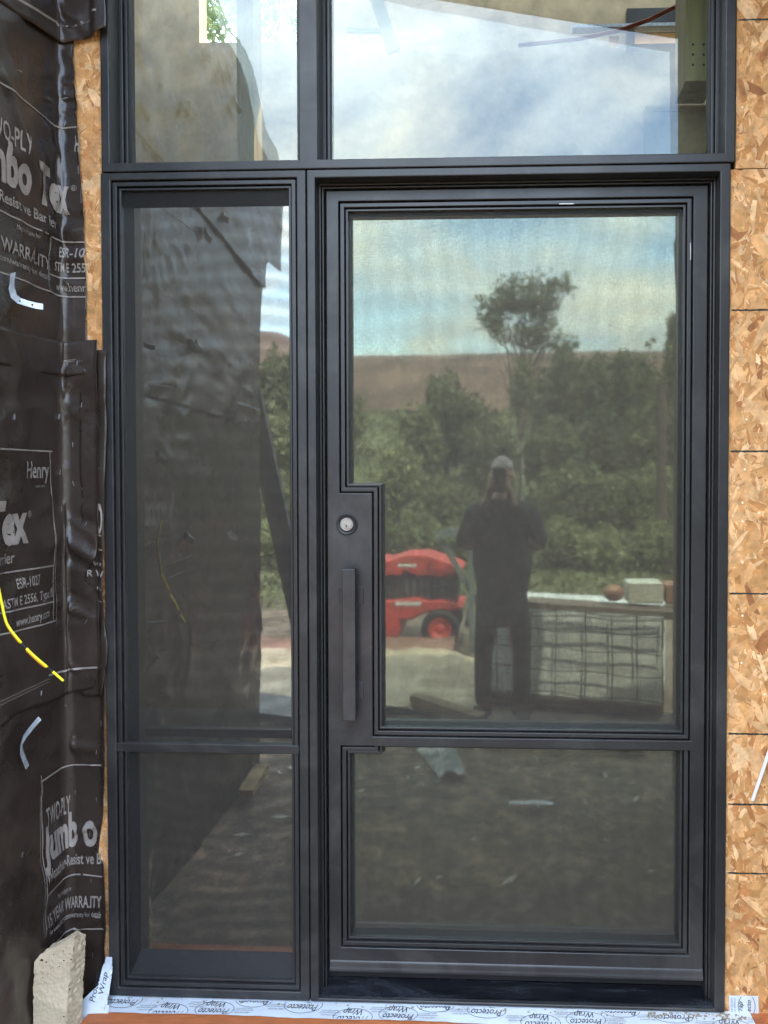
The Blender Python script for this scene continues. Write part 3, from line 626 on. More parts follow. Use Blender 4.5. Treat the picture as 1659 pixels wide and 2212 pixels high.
def text_shapes(txt, bold=0.02, shear=0.0, spacing=1.0):
    cu = bpy.data.curves.new('t', 'FONT'); cu.body = txt; cu.offset = bold; cu.shear = shear; cu.space_character = spacing; cu.resolution_u = 3
    o = bpy.data.objects.new('t', cu); C.objects.link(o)
    dg = bpy.context.evaluated_depsgraph_get(); dg.update()
    me = bpy.data.meshes.new_from_object(o.evaluated_get(dg)); bpy.data.objects.remove(o); bpy.data.curves.remove(cu)
    bm = bmesh.new(); bm.from_mesh(me); bpy.data.meshes.remove(me)
    bmesh.ops.triangulate(bm, faces=bm.faces[:])
    return bm
CAPH = 0.73
def ink(seed, items, lines, name='printed_lettering'):
    base, par = LAY[seed]
    def place(bm, fx, maxlen, nm):
        dst = bmesh.new()
        for it in range(3):
            for v in bm.verts: pass
            es = [e for e in bm.edges if (Vector((fx(e.verts[0].co)[0], fx(e.verts[0].co)[1])) - Vector((fx(e.verts[1].co)[0], fx(e.verts[1].co)[1]))).length > maxlen]
            if not es: break
            bmesh.ops.subdivide_edges(bm, edges=es, cuts=1); bmesh.ops.triangulate(bm, faces=[f for f in bm.faces if len(f.verts) > 3])
        vm = {}
        for v in bm.verts:
            s, z = fx(v.co); vm[v] = dst.verts.new(surf(s, z, base + wr(s, z, seed) + lift(s) + 0.0019))
        for f in bm.faces:
            try: dst.faces.new([vm[v] for v in f.verts])
            except ValueError: pass
        bm.free(); obj(nm, dst, M_ink, par)
    for txt, s0, s1, zb, cap, bold in items:
        bm = text_shapes(txt, bold); x0 = min(v.co.x for v in bm.verts); x1 = max(v.co.x for v in bm.verts)
        place(bm, lambda c, s0=s0, s1=s1, zb=zb, cap=cap, x0=x0, x1=x1: (s0 + (c.x - x0) / (x1 - x0) * (s1 - s0), zb + c.y / CAPH * cap), 0.009, 'printed_lettering')
    for (s0, z0), (s1, z1), th in lines:
        n = max(2, int(math.hypot(s1 - s0, z1 - z0) / 0.008)); bm = bmesh.new(); pr = None
        dx, dz = s1 - s0, z1 - z0; l = math.hypot(dx, dz); nx, nz = -dz / l * th / 2, dx / l * th / 2
        for k in range(n + 1):
            t = k / n; a = bm.verts.new((s0 + dx * t + nx, z0 + dz * t + nz, 0)); b_ = bm.verts.new((s0 + dx * t - nx, z0 + dz * t - nz, 0))
            if pr: bm.faces.new((pr[0], a, b_, pr[1]))
            pr = (a, b_)
        place(bm, lambda c: (c.x, c.y), 0.02, 'printed_line')
def sW(px, py): return onwall(px, py)
z2 = lambda px, py: (onwall(px, py)[1] if px < 128 else zF(py, px))
# sheet two print
jb = zF(462, 158); d = jb - 2.27
A = d
lw = 0.0042
ink(2, [
    ('TWO-PLY', -0.315, sW(49, 320)[0], z2(49, 333), 0.053, 0.012),
    ('Jumbo Tex', -0.385, sF(157, 440), jb, 0.110, 0.045),
    ('\u00ae', sF(159, 410), sF(171, 410), zF(416, 165), 0.016, 0.0),
    ('Weather-Resist ve Bar ier', -0.40, -0.036, z2(116, 498), 0.030, 0.016),
    ('May be eligible for', -0.20, -0.115, z2(64, 512) , 0.013, 0.0),
    ('15 YEAR WARRA.ITY', -0.40, sW(97, 570)[0], z2(97, 582), 0.036, 0.012),
    ('See www.henry.com/warranty for details', -0.40, sW(97, 600)[0], z2(97, 604), 0.017, 0.006),
    ('ESR-10', sF(117, 550), sF(190, 550), zF(560, 150), 0.030, 0.018),
    ('STM E 255', -0.038, sF(190, 580), zF(591, 150), 0.027, 0.014),
    ('www.henr', -0.030, sF(190, 620), zF(632, 150), 0.024, 0.012),
    ('H', sF(168, 320), sF(177, 320), zF(333, 175), 0.049, 0.02),
], [((-0.9, 2.52 + A), (0.0, z2(128, 282)), lw), ((0.0, zF(282)), (sF(172, 279), zF(279, 172)), lw),
    ((-0.9, z2(73, 497) + 0.01), (sW(71, 496)[0], z2(71, 496)), lw), ((sW(76, 499)[0], z2(76, 499)), (-0.075, z2(104, 512)), lw),
    ((-0.06, zF(526)), (sF(188, 526), zF(526, 188)), lw), ((-0.06, zF(604)), (sF(190, 603), zF(603, 190)), lw),
    ((-0.9, z2(105, 632)), (-0.05, z2(110, 634)), lw), ((-0.05, zF(643)), (sF(190, 643), zF(643, 190)), lw),
    ((-0.064, z2(105, 515)), (-0.064, z2(105, 632)), 0.003),
    ((-0.6, z2(40, 758)), (sW(42, 765)[0], z2(42, 762)), 0.008),
    ((sW(48, 765)[0], z2(48, 768)), (0.0, z2(127, 780)), 0.0012), ((0, z2(127, 780)), (sF(190, 776), zF(776, 190)), 0.0014), ((0, zF(783)), (sF(190, 780), zF(781, 190)), 0.0012)])
ink(1, [], [((-0.6, 2.74), (onwall(50, 20)[0], onwall(50, 12)[1]), 0.007), ((onwall(50, 20)[0], onwall(50, 12)[1]), (-0.03, zF(62)), 0.007), ((-0.03, zF(62)), (-0.005, zF(67)), 0.007),
    ((0.0, zF(66)), (0.09, zF(62)), 0.001), ((0.0, zF(69)), (0.09, zF(65)), 0.001), ((0.09, zF(62)), (0.121, zF(50)), 0.001), ((0.123, zF(39)), (0.137, zF(39)), 0.006),
    ((0.044, zF(65)), (0.046, zF(69)), 0.006), ((0.064, zF(61)), (0.067, zF(65)), 0.005), ((0.084, zF(57)), (0.091, zF(61)), 0.005)])
# sheet three print
ink(3, [
    ('Henry', sW(45, 1010)[0], sW(96, 1010)[0], z2(70, 1032), 0.047, 0.02),
    ('A CARLISLE COMPANY', sW(66, 1050)[0], sW(88, 1050)[0], z2(77, 1053), 0.006, 0.004),
    ('JumboTex', -0.55, sW(46, 1140)[0], z2(46, 1168), 0.112, 0.045),
    ('\u00ae', sW(47, 1120)[0], sW(54, 1120)[0], z2(50, 1118), 0.018, 0.0),
    ('Weather-Resistive Barrier', -0.60, sW(20, 1210)[0], z2(20, 1216), 0.031, 0.016),
    ('ESR-1027', sW(22, 1260)[0], sW(71, 1260)[0], z2(47, 1268), 0.028, 0.014),
    ('ASTM E 2556, Type II', -0.27, sW(99, 1290)[0], z2(99, 1290), 0.026, 0.012),
    ('www.henry.com', sW(18, 1330)[0], sW(91, 1330)[0], z2(90, 1334), 0.025, 0.012),
    ('-P', sF(216, 1020), sF(229, 1020), zF(1037, 220), 0.038, 0.02),
], [((-0.8, z2(50, 972)), (sW(103, 975)[0], z2(103, 975)), lw), ((-0.066, z2(103, 975)), (-0.060, z2(106, 1130)), 0.003), ((-0.060, z2(106, 1130)), (-0.070, z2(106, 1342)), 0.003),
    ((-0.8, z2(20, 1221)), (-0.066, z2(104, 1222)), lw), ((-0.8, z2(20, 1302)), (-0.068, z2(104, 1300)), lw), ((-0.8, z2(20, 1344)), (-0.06, z2(106, 1342)), lw),
    ((-0.058, z2(106, 1130)), (-0.054, z2(108, 1350)), 0.0014),
    ((-0.09, z2(99, 1458)), (-0.02, z2(126, 1450)), 0.006), ((-0.02, z2(126, 1450)), (sF(216, 1445), zF(1439, 216)), 0.006),
    ((-0.6, z2(40, 1492)), (-0.09, z2(99, 1466)), 0.0012), ((-0.6, z2(40, 1500)), (-0.09, z2(99, 1472)), 0.0012)])
ink(5, [('O', sF(217, 1100), sF(232, 1100), zF(1150, 222), 0.09, 0.03), ('be e', sF(208, 1215), sF(229, 1215), zF(1220, 218), 0.014, 0.01), ('R W', sF(192, 1240), sF(234, 1240), zF(1244, 200), 0.02, 0.012), ('m.', sF(215, 1270), sF(230, 1270), zF(1272, 220), 0.014, 0.012)],
    [((sF(217, 1178), zF(1155)), (sF(231, 1178), zF(1155)), lw), ((sF(217, 1186), zF(1186)), (sF(231, 1186), zF(1186)), lw), ((sF(216, 1296), zF(1296)), (sF(230, 1296), zF(1296)), lw)])
# sheet four print
ink(4, [
    ('TWO-PLY', -0.098, 0.010, zF(1752), 0.055, 0.012),
    ('Jumb', -0.115, sF(170, 1800), zF(1822, 170), 0.100, 0.045),
    ('o', sF(181, 1800), sF(212, 1800), zF(1824, 195), 0.112, 0.03),
    ('Weather-Resist ve B', -0.115, sF(220, 1860), zF(1864, 180), 0.034, 0.018),
    ('May be eligible for', -0.055, 0.010, zF(1918), 0.015, 0.0),
    ('15 YEAR WARRA.ITY', -0.105, sF(222, 1950), zF(1957, 180), 0.036, 0.018),
    ('See www.henry.com/warranty for details', -0.100, sF(221, 1970), zF(1978, 180), 0.017, 0.008),
], [((-0.117, z2(77, 1690) + 0.01), (-0.117, z2(77, 2040)), 0.0035), ((-0.123, z2(77, 1690)), (-0.128, z2(77, 2040)), 0.0016), ((-0.117, zF(1652)), (sF(227, 1652), zF(1651, 220)), lw),
    ((-0.117, zF(1886)), (sF(177, 1886), zF(1885)), lw), ((sF(182, 1886), zF(1885)), (sF(224, 1893), zF(1889)), lw), ((-0.11, zF(2002)), (sF(230, 2000), zF(2001)), lw)])

# staples
M_stap = mat('bright_staple', (0.75, 0.75, 0.78), 0.25, metal=0.9)
stp = {}
def staple(seed, px, py, ang):
    base, par = LAY[seed]; s, z = (onwall(px, py) if px < 128 else (sF(px, py), zF(py, px)))
    b = bmesh.new(); c = surf(s, z, base + wr(s, z, seed) + 0.0018)
    t = Vector((0, 1, 0)) if s < 0 else Vector((1, 0, 0)); u = (t * math.cos(R(ang)) + Vector((0, 0, 1)) * math.sin(R(ang))) * 0.0075
    beam(b, c - u, c + u, 0.0016, 0.0012); obj('staple', b, M_stap, par)
for seed, px, py, an in ((2, 145, 217, 10), (2, 147, 384, 88), (2, 24, 149, 10), (1, 17, 17, 20), (2, 143, 271, 80), (3, 120, 900, 80), (3, 160, 960, 95), (3, 122, 1020, 85), (3, 161, 1045, 110), (3, 18, 900, 85),
        (3, 124, 1100, 90), (3, 124, 1272, 90), (2, 165, 757, 88), (2, 174, 786, 88), (2, 145, 790, 88), (3, 180, 875, 80), (3, 75, 1500, 75), (4, 160, 1590, -25), (4, 221, 1560, 90), (4, 212, 1622, 85), (4, 163, 1710, 85),
        (4, 211, 1725, 95), (4, 195, 1800, 85), (4, 199, 1900, 95), (4, 159, 1960, 70), (4, 133, 1850, 80), (4, 203, 2060, 85), (3, 194, 1340, 60), (3, 190, 1130, 60), (4, 138, 1520, 0), (3, 17, 1130, 80), (4, 40, 1850, 80)):
    staple(seed, px, py, an)

# ------------------------------------------------------------------ galvanised wall ties
M_gal2 = mat('bright_galvanised_strip', (0.92, 0.94, 0.96), 0.28, metal=0.92)
def tie(pts, wd, label, nrm=Vector((1, 0, 0)), th=0.0012, mt=None):
    """bent perforated strip following 3-d points, wd wide"""
    b = bmesh.new(); pts = [Vector(p) for p in pts]; n = len(pts); rows = []
    for i, p in enumerate(pts):
        d = (pts[min(i + 1, n - 1)] - pts[max(i - 1, 0)]).normalized(); s = Vector((0.05, 0.25, 1)).normalized(); s = (s - d * s.dot(d)).normalized(); u = s.cross(d).normalized()
        rows.append([b.verts.new(p + s * a * wd / 2 + u * c * th) for a, c in ((-1, -1), (1, -1), (1, 1), (-1, 1))])
    for a, c in zip(rows, rows[1:]):
        for k in range(4): b.faces.new((a[k], a[(k + 1) % 4], c[(k + 1) % 4], c[k]))
    b.faces.new(rows[0][::-1]); b.faces.new(rows[-1])
    o = obj('wall_tie', b, mt or M_gal); return tag(o, label, 'wall tie', 'galvanised strap ties sticking out of the papered wall')
def wp(px, py, off): # point at offset from the left wall seen at this pixel
    d = ray(px, py); t = (XW + off) / d.x; return CAM + d * t
def holes(o, ps):
    for p in ps:
        b = bmesh.new(); disc(b, p.x, p.z, [(0.0026, p.y - 0.0040), (0.002, p.y - 0.0042)], 8); obj('nail_hole', b, M_rubber, o)
    
t1 = tie([wp(28, 590, 0.026), wp(26, 608, 0.028), wp(25, 622, 0.032), wp(30, 640, 0.042), wp(42, 650, 0.060), wp(60, 656, 0.078), wp(80, 661, 0.094), wp(93, 663, 0.104)], 0.016, 'bent shiny strap tie below the warranty print, upper left')
holes(t1, [wp(45, 651, 0.066), wp(72, 659, 0.088)])
tie([wp(86, 1552, 0.095), wp(78, 1561, 0.086), wp(66, 1575, 0.070), wp(53, 1592, 0.052), wp(46, 1608, 0.040), wp(47, 1626, 0.033), wp(54, 1645, 0.029), wp(59, 1657, 0.027)], 0.013, 'curved strap tie near the lower left, under the lap line')
# ties farther out along the wall (seen in the panes)
def rtie(px, py, dx, dy, off, label, kind=0):
    path = 1534 * (1.305 - 0.01) / max(60, (1085 - px)); y0 = -(path - 2.05 - 0.17); x, z = refl(px, py, y0, 0.08)
    l = math.hypot(dx, dy) * path / 1534
    a = Vector((XW + 0.022, y0, z + l / 2)); q = dx / dy * l
    pts = [a, a + Vector((0.001, -q * .2, -l * 0.4)), a + Vector((0.006, -q * .5, -l * 0.7)), a + Vector((0.016, -q, -l)), a + Vector((0.026, -q * 1.3, -l * 1.1))]
    return tie(pts, 0.026, label, mt=M_gal2)
for i, (px, py, dx, dy, lab) in enumerate((
    (301, 240, 4, 26, 'strap tie nearest the frame in the narrow transom reflection'), (389, 238, 6, 26, 'left one of two strap ties paired mid-height in the transom reflection'), (404, 236, 6, 26, 'right one of two strap ties paired mid-height in the transom reflection'),
    (437, 120, 5, 14, 'strap tie highest on the papered wall'), (470, 150, 4, 30, 'strap tie left of the two near the raking paper edge'), (490, 165, 5, 32, 'strap tie right of the two near the raking paper edge'), (503, 225, 5, 28, 'strap tie low beside the outer paper edge in the transom reflection'),
    (405, 745, 4, 24, 'left strap tie of the pair in the upper sidelight'), (414, 745, 4, 24, 'right strap tie of the pair in the upper sidelight'), (488, 886, 5, 12, 'strap tie with bent tip in the middle of the sidelight'),
    (494, 912, 5, 12, 'strap tie just under the bent one in the sidelight'), (327, 985, 9, 22, 'strap tie low at the left edge of the sidelight'), (390, 1158, 5, 18, 'faint strap tie left of the bright one in the sidelight'),
    (485, 1155, 10, 10, 'bright strap tie above the lower half of the sidelight'), (476, 470, 2, 14, 'short strap tie at the top of the sidelight'), (436, 505, 4, 26, 'long strap tie in the upper left of the sidelight'))):
    rtie(px, py, dx, dy, 0, lab)

# yellow and orange cable
def cpts(L_, off): return [wp(px, py, o) for px, py, o in L_]
run = [(-30, 1180, 0.05), (-10, 1240, 0.05), (3, 1300, 0.06), (14, 1345, 0.07), (34, 1375, 0.09), (58, 1402, 0.11), (80, 1423, 0.13), (104, 1443, 0.15), (122, 1458, 0.165), (137, 1471, 0.18)]
P = cpts(run, 0)
def resample(P, n):
    out = []
    for k in range(n + 1):
        t = k / n * (len(P) - 1); i = min(int(t), len(P) - 2); f = t - i
        p0, p1, p2, p3 = P[max(i - 1, 0)], P[i], P[i + 1], P[min(i + 2, len(P) - 1)]
        out.append(0.5 * ((2 * p1) + (p2 - p0) * f + (2 * p0 - 5 * p1 + 4 * p2 - p3) * f * f + (3 * p1 - p0 - 3 * p2 + p3) * f ** 3))
    return out
P = resample(P, 60)
M_yel = mat('yellow_cable_jacket', (0.80, 0.72, 0.02), 0.35); M_or = mat('orange_cable_jacket', (0.80, 0.22, 0.02), 0.35)
b = bmesh.new(); tube(b, P, 0.0020, 8)
cab = tag(obj('cable', b, M_rubber, smooth=True), 'dangling yellow and orange cable with black gaps over the papered wall', 'cable')
for a, c, mt, dz, r in ((0, 30, M_yel, 0, 0.0034), (33, 46, M_yel, 0.0, 0.0034), (50, 60, M_yel, 0, 0.0033), (0, 29, M_or, -0.0045, 0.0028), (33, 45, M_or, -0.005, 0.0028)):
    b = bmesh.new(); tube(b, [p + Vector((-0.001, 0.002, dz)) if dz else p for p in P[a:c + 1]], r, 8); obj('cable_jacket', b, mt, cab, smooth=True)

# ------------------------------------------------------------------ broken stone slab
M_stone = mat('cream_limestone', (0.56, 0.45, 0.31), 0.9, nscale=11, namt=0.16, bump=0.3, bscale=120)
def stone_pts():
    f = -0.12
    def q(px, py, y): x, z = at(px, py, y); return Vector((x, y, z))
    front = [q(71, 2260, f - .05), q(141, 2262, f - .05), q(143, 2190, f - .045), q(150, 2110, f - .03), q(158, 2052, f - .03), q(161, 2021, f - .03), q(128, 2042, f - .035), q(104, 2052, f - .04), (q(88, 2062, f - .045)), q(74, 2078, f - .05), q(72, 2150, f - .05)]
    back = [q(150, 2262, f + .03), q(176, 2262, f + .03), q(177, 2190, f + .03), q(180, 2110, f + .03), q(184, 2060, f + .03), q(186, 2019, f + .03), q(166, 2010, f + .03), q(140, 2026, f + .025), q(120, 2036, f + .02), q(100, 2055, f + .02), q(96, 2150, f + .02)]
    return front, back
fr, bk = stone_pts()
b = bmesh.new(); va = [b.verts.new(p) for p in fr]; vb = [b.verts.new(p) for p in bk]
b.faces.new(va); b.faces.new(vb[::-1])
for k in range(len(va)): b.faces.new((va[k], va[(k + 1) % len(va)], vb[(k + 1) % len(va)], vb[k]))
bmesh.ops.recalc_face_normals(b, faces=b.faces[:]); bmesh.ops.triangulate(b, faces=b.faces[:])
for it in range(6):
    bmesh.ops.subdivide_edges(b, edges=[e for e in b.edges if e.calc_length() > 0.005], cuts=1); bmesh.ops.triangulate(b, faces=[f for f in b.faces if len(f.verts) > 3])
b.normal_update()
for v in b.verts:
    side_ = abs(v.normal.x) * 0.9 + abs(v.normal.z) * 0.8
    q_ = v.co * 60
    v.co += v.normal * (noise.noise(q_) * 0.0006 + noise.noise(q_ * 0.35) * 0.0014 + noise.noise(q_ * 3) * 0.0003 + side_ * (noise.noise(q_ * 1.7) * 0.004 + noise.noise(q_ * 0.8) * 0.004))
stone = tag(obj('stone_slab', b, M_stone, smooth=False), 'broken cream stone slab with dark pits standing against the papered corner', 'stone')
b = bmesh.new(); rn = random.Random(3)
for px, py, r in ((83, 2082, 4.0), (93, 2086, 2.2), (108, 2070, 1.5), (130, 2062, 1.4), (131, 2083, 2.3), (121, 2096, 1.6), (96, 2112, 1.4), (85, 2120, 1.5), (144, 2068, 1.4), (143, 2145, 2.0), (131, 2205, 2.0), (147, 2080, 2.0), (110, 2040, 1.0), (102, 2100, 1.0)):
    x, z = at(px, py, -0.19); o_ = Vector((x, -0.19, z)); dirn = (o_ - CAM).normalized()
    n = 9; vs = [b.verts.new((x + r * 0.00125 * rn.uniform(.7, 1.2) * math.cos(k * 6.283 / n), -0.1755, z + r * 0.00125 * rn.uniform(.6, 1.1) * math.sin(k * 6.283 / n))) for k in range(n)]
    b.faces.new(vs)
M_pit = mat('dark_pit', (0.06, 0.045, 0.03), 0.9)
pits = obj('pit', b, M_pit, stone)

# ------------------------------------------------------------------ flashing tape and rust coloured ledge board
M_ledge = mat('rust_orange_board', (0.42, 0.13, 0.045), 0.6, nscale=14, namt=0.22, bump=0.12, bscale=90, stretch=(1, 4, 1))
b = bmesh.new(); box(b, ax(196, -.05, 2190), 0.95, -0.100, 0.11, -0.060, -0.006); bmesh.ops.subdivide_edges(b, edges=b.edges[:], cuts=1)
tag(obj('ledge_board', b, M_ledge), 'rust orange ledge board under the white flashing tape', 'board')
M_tape = mat('white_flashing_tape', (0.62, 0.68, 0.76), 0.32, nscale=3, namt=0.04, bump=0.3, bscale=18); smudge(M_tape, 0.5, (0.30, 0.26, 0.22), 9, 0.52, 0.8); M_tink = mat('black_tape_ink', (0.02, 0.02, 0.025), 0.5)
def tape_z(x, y): return -0.0042 + 0.0018 * noise.noise(Vector((x * 9, y * 22, 1))) + 0.0010 * noise.noise(Vector((x * 30, y * 60, 4)))
ZL = -0.004
x0t, x1t = ax(232, 0, 2160), 0.72
edge = lambda x: -0.058 - 0.006 * noise.noise(Vector((x * 3, 2, 0))) - (0.012 if x > 0.3 else 0.012 * max(0, (x + 0.2) / 0.5) if x > -0.2 else 0)
b = bmesh.new(); nx, ny = 260, 12; V = []
for i in range(nx + 1):
    x = x0t + (x1t - x0t) * i / nx; row = []
    for j in range(ny + 1):
        y = 0.05 + (edge(x) - 0.05) * j / ny; row.append(b.verts.new((x, y, tape_z(x, y) + 0.0006)))
    V.append(row)
for i in range(nx):
    for j in range(ny): b.faces.new((V[i][j], V[i][j + 1], V[i + 1][j + 1], V[i + 1][j]))
tape = tag(obj('flashing_tape', b, M_tape, smooth=True), 'long white printed flashing tape along the bottom of the whole frame', 'tape', 'white printed flashing tape')
b = bmesh.new(); rn = random.Random(77)
for k in range(150):
    x = rn.uniform(0.42, 0.70) if k % 3 else rn.uniform(x0t, 0.7); y = rn.uniform(-0.022, -0.002); s = rn.uniform(0.001, 0.0035)
    bmesh.ops.create_icosphere(b, subdivisions=1, radius=s, matrix=Matrix.Translation((x, y, tape_z(x, y) + s * 0.8)) @ Matrix.Diagonal((1.6, 1, 0.7, 1)))
tag(obj('sawdust_crumbs', b, mat('pale_sawdust', (0.30, 0.25, 0.19), 0.9)), 'fine pale crumbs of dirt along the frame foot on the tape', 'debris', kind='stuff')
def logo(fx, par, parts):
    dst = bmesh.new()
    for txt, u, v, h, wd, bold, shear in parts:
        if txt == 'ring':
            n = 40; pr = None
            for k in range(n + 1):
                a = 2 * math.pi * k / n; th = bold
                c1 = fx(u + (wd / 2) * math.cos(a), v + (h / 2) * math.sin(a)); c2 = fx(u + (wd / 2 - th) * math.cos(a), v + (h / 2 - th) * math.sin(a))
                cur = (dst.verts.new(c1), dst.verts.new(c2))
                if pr: dst.faces.new((pr[0], cur[0], cur[1], pr[1]))
                pr = cur
            continue
        bm = text_shapes(txt, bold, shear); x0 = min(q.co.x for q in bm.verts); x1 = max(q.co.x for q in bm.verts); vm = {}
        for q in bm.verts: vm[q] = dst.verts.new(fx(u + ((q.co.x - x0) / (x1 - x0) - 0.5) * wd, v + q.co.y / CAPH * h))
        for f in bm.faces: dst.faces.new([vm[q] for q in f.verts])
        bm.free()
    obj('printed_logo', dst, M_tink, par)
def tape_fx(cx, cy_, rot=math.pi):
    def f(u, v):
        x = cx + u * math.cos(rot) - v * math.sin(rot); y = cy_ + u * math.sin(rot) + v * math.cos(rot); y = min(y, -0.001); y = max(y, edge(x) + 0.001)
        return Vector((x, y, tape_z(x, y) + 0.0016))
    return f
LOGO = [('ring', 0, 0.006, 0.062, 0.115, 0.0016, 0), ('Protecto', 0, 0.004, 0.024, 0.090, 0.006, 0.35), ('Wrap', 0.004, -0.022, 0.022, 0.055, 0.006, 0.35)]
TXT = [('1-800-759-9727', 0, 0.006, 0.0048, 0.048, 0.0, 0), ('www.protectowrap.com', 0, -0.002, 0.0048, 0.062, 0.0, 0), ('Meets ASTM 2112', 0, -0.010, 0.0048, 0.050, 0.0, 0)]
xx = x0t + 0.055; k = 0
while xx < 0.70:
    logo(tape_fx(xx, (-0.005, -0.045, -0.030, 0.012)[k % 4]), tape, LOGO)
    if k % 2 == 0: logo(tape_fx(xx + 0.085, -0.038), tape, TXT)
    else: logo(tape_fx(xx + 0.075, -0.020), tape, TXT)
    xx += (0.155, 0.130, 0.105, 0.150)[k % 4]; k += 1
# left corner scrap of tape, folded and torn
def patch(name, poly, yfun, label, fx_logo, par_parts):
    b = bmesh.new(); f = b.faces.new([b.verts.new((p[0], 0, p[1])) for p in poly]); bmesh.ops.triangulate(b, faces=[f])
    for it in range(4): bmesh.ops.subdivide_edges(b, edges=[e for e in b.edges if e.calc_length() > 0.008], cuts=1); bmesh.ops.triangulate(b, faces=[f for f in b.faces if len(f.verts) > 3])
    for v in b.verts: v.co = yfun(v.co.x, v.co.z)
    o = obj(name, b, M_tape, smooth=True); tag(o, label, 'tape', 'white printed flashing tape')
    logo(fx_logo, o, par_parts); return o
def lf(x, z, o=0.0): return Vector((x, YP - 0.022 - max(0, 0.085 - z) * 0.55 + 0.004 * noise.noise(Vector((x * 22, z * 22, 3))) - o, z))
pl = [at(px, py, -0.03) for px, py in ((178, 2157), (210, 2205), (223, 2216), (245, 2222), (246, 2160), (234, 2158), (234, 2078), (221, 2077), (217, 2090), (213, 2100), (210, 2130))]
pc = at(217, 2130, -0.03)
patch('flashing_tape', pl, lf, 'crumpled torn tape end at the lower left corner of the sidelight', lambda u, v: lf(pc[0] - v, pc[1] + u, 0.0012), [('Protecto', 0.0, 0.006, 0.018, 0.066, 0.006, 0.35), ('Wrap', 0.008, -0.014, 0.016, 0.046, 0.006, 0.35)])
def rf(x, z, o=0.0): return Vector((x, YF - 0.0022 - 0.0015 * abs(noise.noise(Vector((x * 30, z * 30, 8)))) - o, z))
pr_ = [at(px, py, YF) for px, py in ((1574, 2149), (1637, 2150), (1639, 2198), (1600, 2202), (1576, 2200))]
pc2 = at(1606, 2172, YF)
def rfc(u, v):
    x = min(max(pc2[0] - v, pr_[0][0] + .002), pr_[1][0] - .002); z = min(max(pc2[1] + u, pr_[3][1] + .004), pr_[0][1] - .002); return rf(x, z, 0.0010)
patch('flashing_tape', pr_, rf, 'square white tape patch on the strand board at the lower right corner', rfc, [('ring', 0, -0.008, 0.05, 0.075, 0.0016, 0), ('ecto', 0.002, -0.020, 0.014, 0.034, 0.006, 0.3), ('rap', 0.0, 0.004, 0.014, 0.028, 0.006, 0.3), ('Meets ASTM 2112', 0, 0.024, 0.0045, 0.046, 0, 0), ('1-800-759-9727', 0, 0.032, 0.0045, 0.046, 0, 0)])

# ================================================================== the yard behind the camera
def smooth01(t): t = min(1, max(0, t)); return t * t * (3 - 2 * t)
def terr(x, y):
    d = -y; h = -0.03 + 0.02 * noise.noise(Vector((x * 1.3, y * 1.3, 0)))
    if d > 5.5: h += 4.6 * smooth01((d - 5.5) / 40) * 1.15 + (0.25 * noise.noise(Vector((x * .25, y * .25, 5)))) * smooth01((d - 6) / 6)
    if y > 0.3: h = -0.25 + max(0, y - 3) * 0.02
    return h
def gaxis(a, b, fine0, fine1, df, dc):
    r = []; t = a
    while t < b: r.append(t); t += df if fine0 <= t < fine1 else dc if abs(t) < 70 else dc * 8
    return r + [b]
gx = gaxis(-900, 900, -6, 6, 0.22, 3.0); gy = gaxis(-900, 900, -8, 0.6, 0.14, 2.5)
b = bmesh.new(); V = [[b.verts.new((x, y, terr(x, y))) for y in gy] for x in gx]
for i in range(len(gx) - 1):
    for j in range(len(gy) - 1): b.faces.new((V[i][j], V[i + 1][j], V[i + 1][j + 1], V[i][j + 1]))
gm = mat('trodden_dirt_and_grass', (0.1, 0.09, 0.08), 0.9, bump=0.5, bscale=14); t = gm.node_tree; pb = t.nodes['Principled BSDF']
c = t.nodes.new('ShaderNodeTexCoord'); s = t.nodes.new('ShaderNodeSeparateXYZ'); t.links.new(c.outputs['Object'], s.inputs[0])
mr = t.nodes.new('ShaderNodeMapRange'); mr.inputs[1].default_value = -5.6; mr.inputs[2].default_value = -7.0; t.links.new(s.outputs[1], mr.inputs[0])
nd = t.nodes.new('ShaderNodeTexNoise'); nd.inputs['Distortion'].default_value = 0.3; nd.inputs['Scale'].default_value = 13; nd.inputs['Detail'].default_value = 9; nd.inputs['Roughness'].default_value = 0.7; t.links.new(c.outputs['Object'], nd.inputs['Vector'])
rd = t.nodes.new('ShaderNodeValToRGB'); e = rd.color_ramp.elements; e[0].position = 0.3; e[0].color = (0.045, 0.030, 0.020, 1); e[1].position = 0.66; e[1].color = (0.34, 0.25, 0.17, 1)
q_ = rd.color_ramp.elements.new(0.5); q_.color = (0.13, 0.10, 0.072, 1); t.links.new(nd.outputs['Fac'], rd.inputs[0])
ng = t.nodes.new('ShaderNodeTexNoise'); ng.inputs['Scale'].default_value = 0.55; ng.inputs['Detail'].default_value = 8; t.links.new(c.outputs['Object'], ng.inputs['Vector'])
rg = t.nodes.new('ShaderNodeValToRGB'); e = rg.color_ramp.elements; e[0].position = 0.35; e[0].color = (0.065, 0.072, 0.03, 1); e[1].position = 0.65; e[1].color = (0.16, 0.17, 0.075, 1); t.links.new(ng.outputs['Fac'], rg.inputs[0])
mg = t.nodes.new('ShaderNodeMix'); mg.data_type = 'RGBA'; t.links.new(mr.outputs[0], mg.inputs[0]); t.links.new(rd.outputs[0], mg.inputs[6]); t.links.new(rg.outputs[0], mg.inputs[7]); t.links.new(mg.outputs[2], pb.inputs['Base Color'])
tag(obj('ground', b, gm, smooth=True), kind='structure')
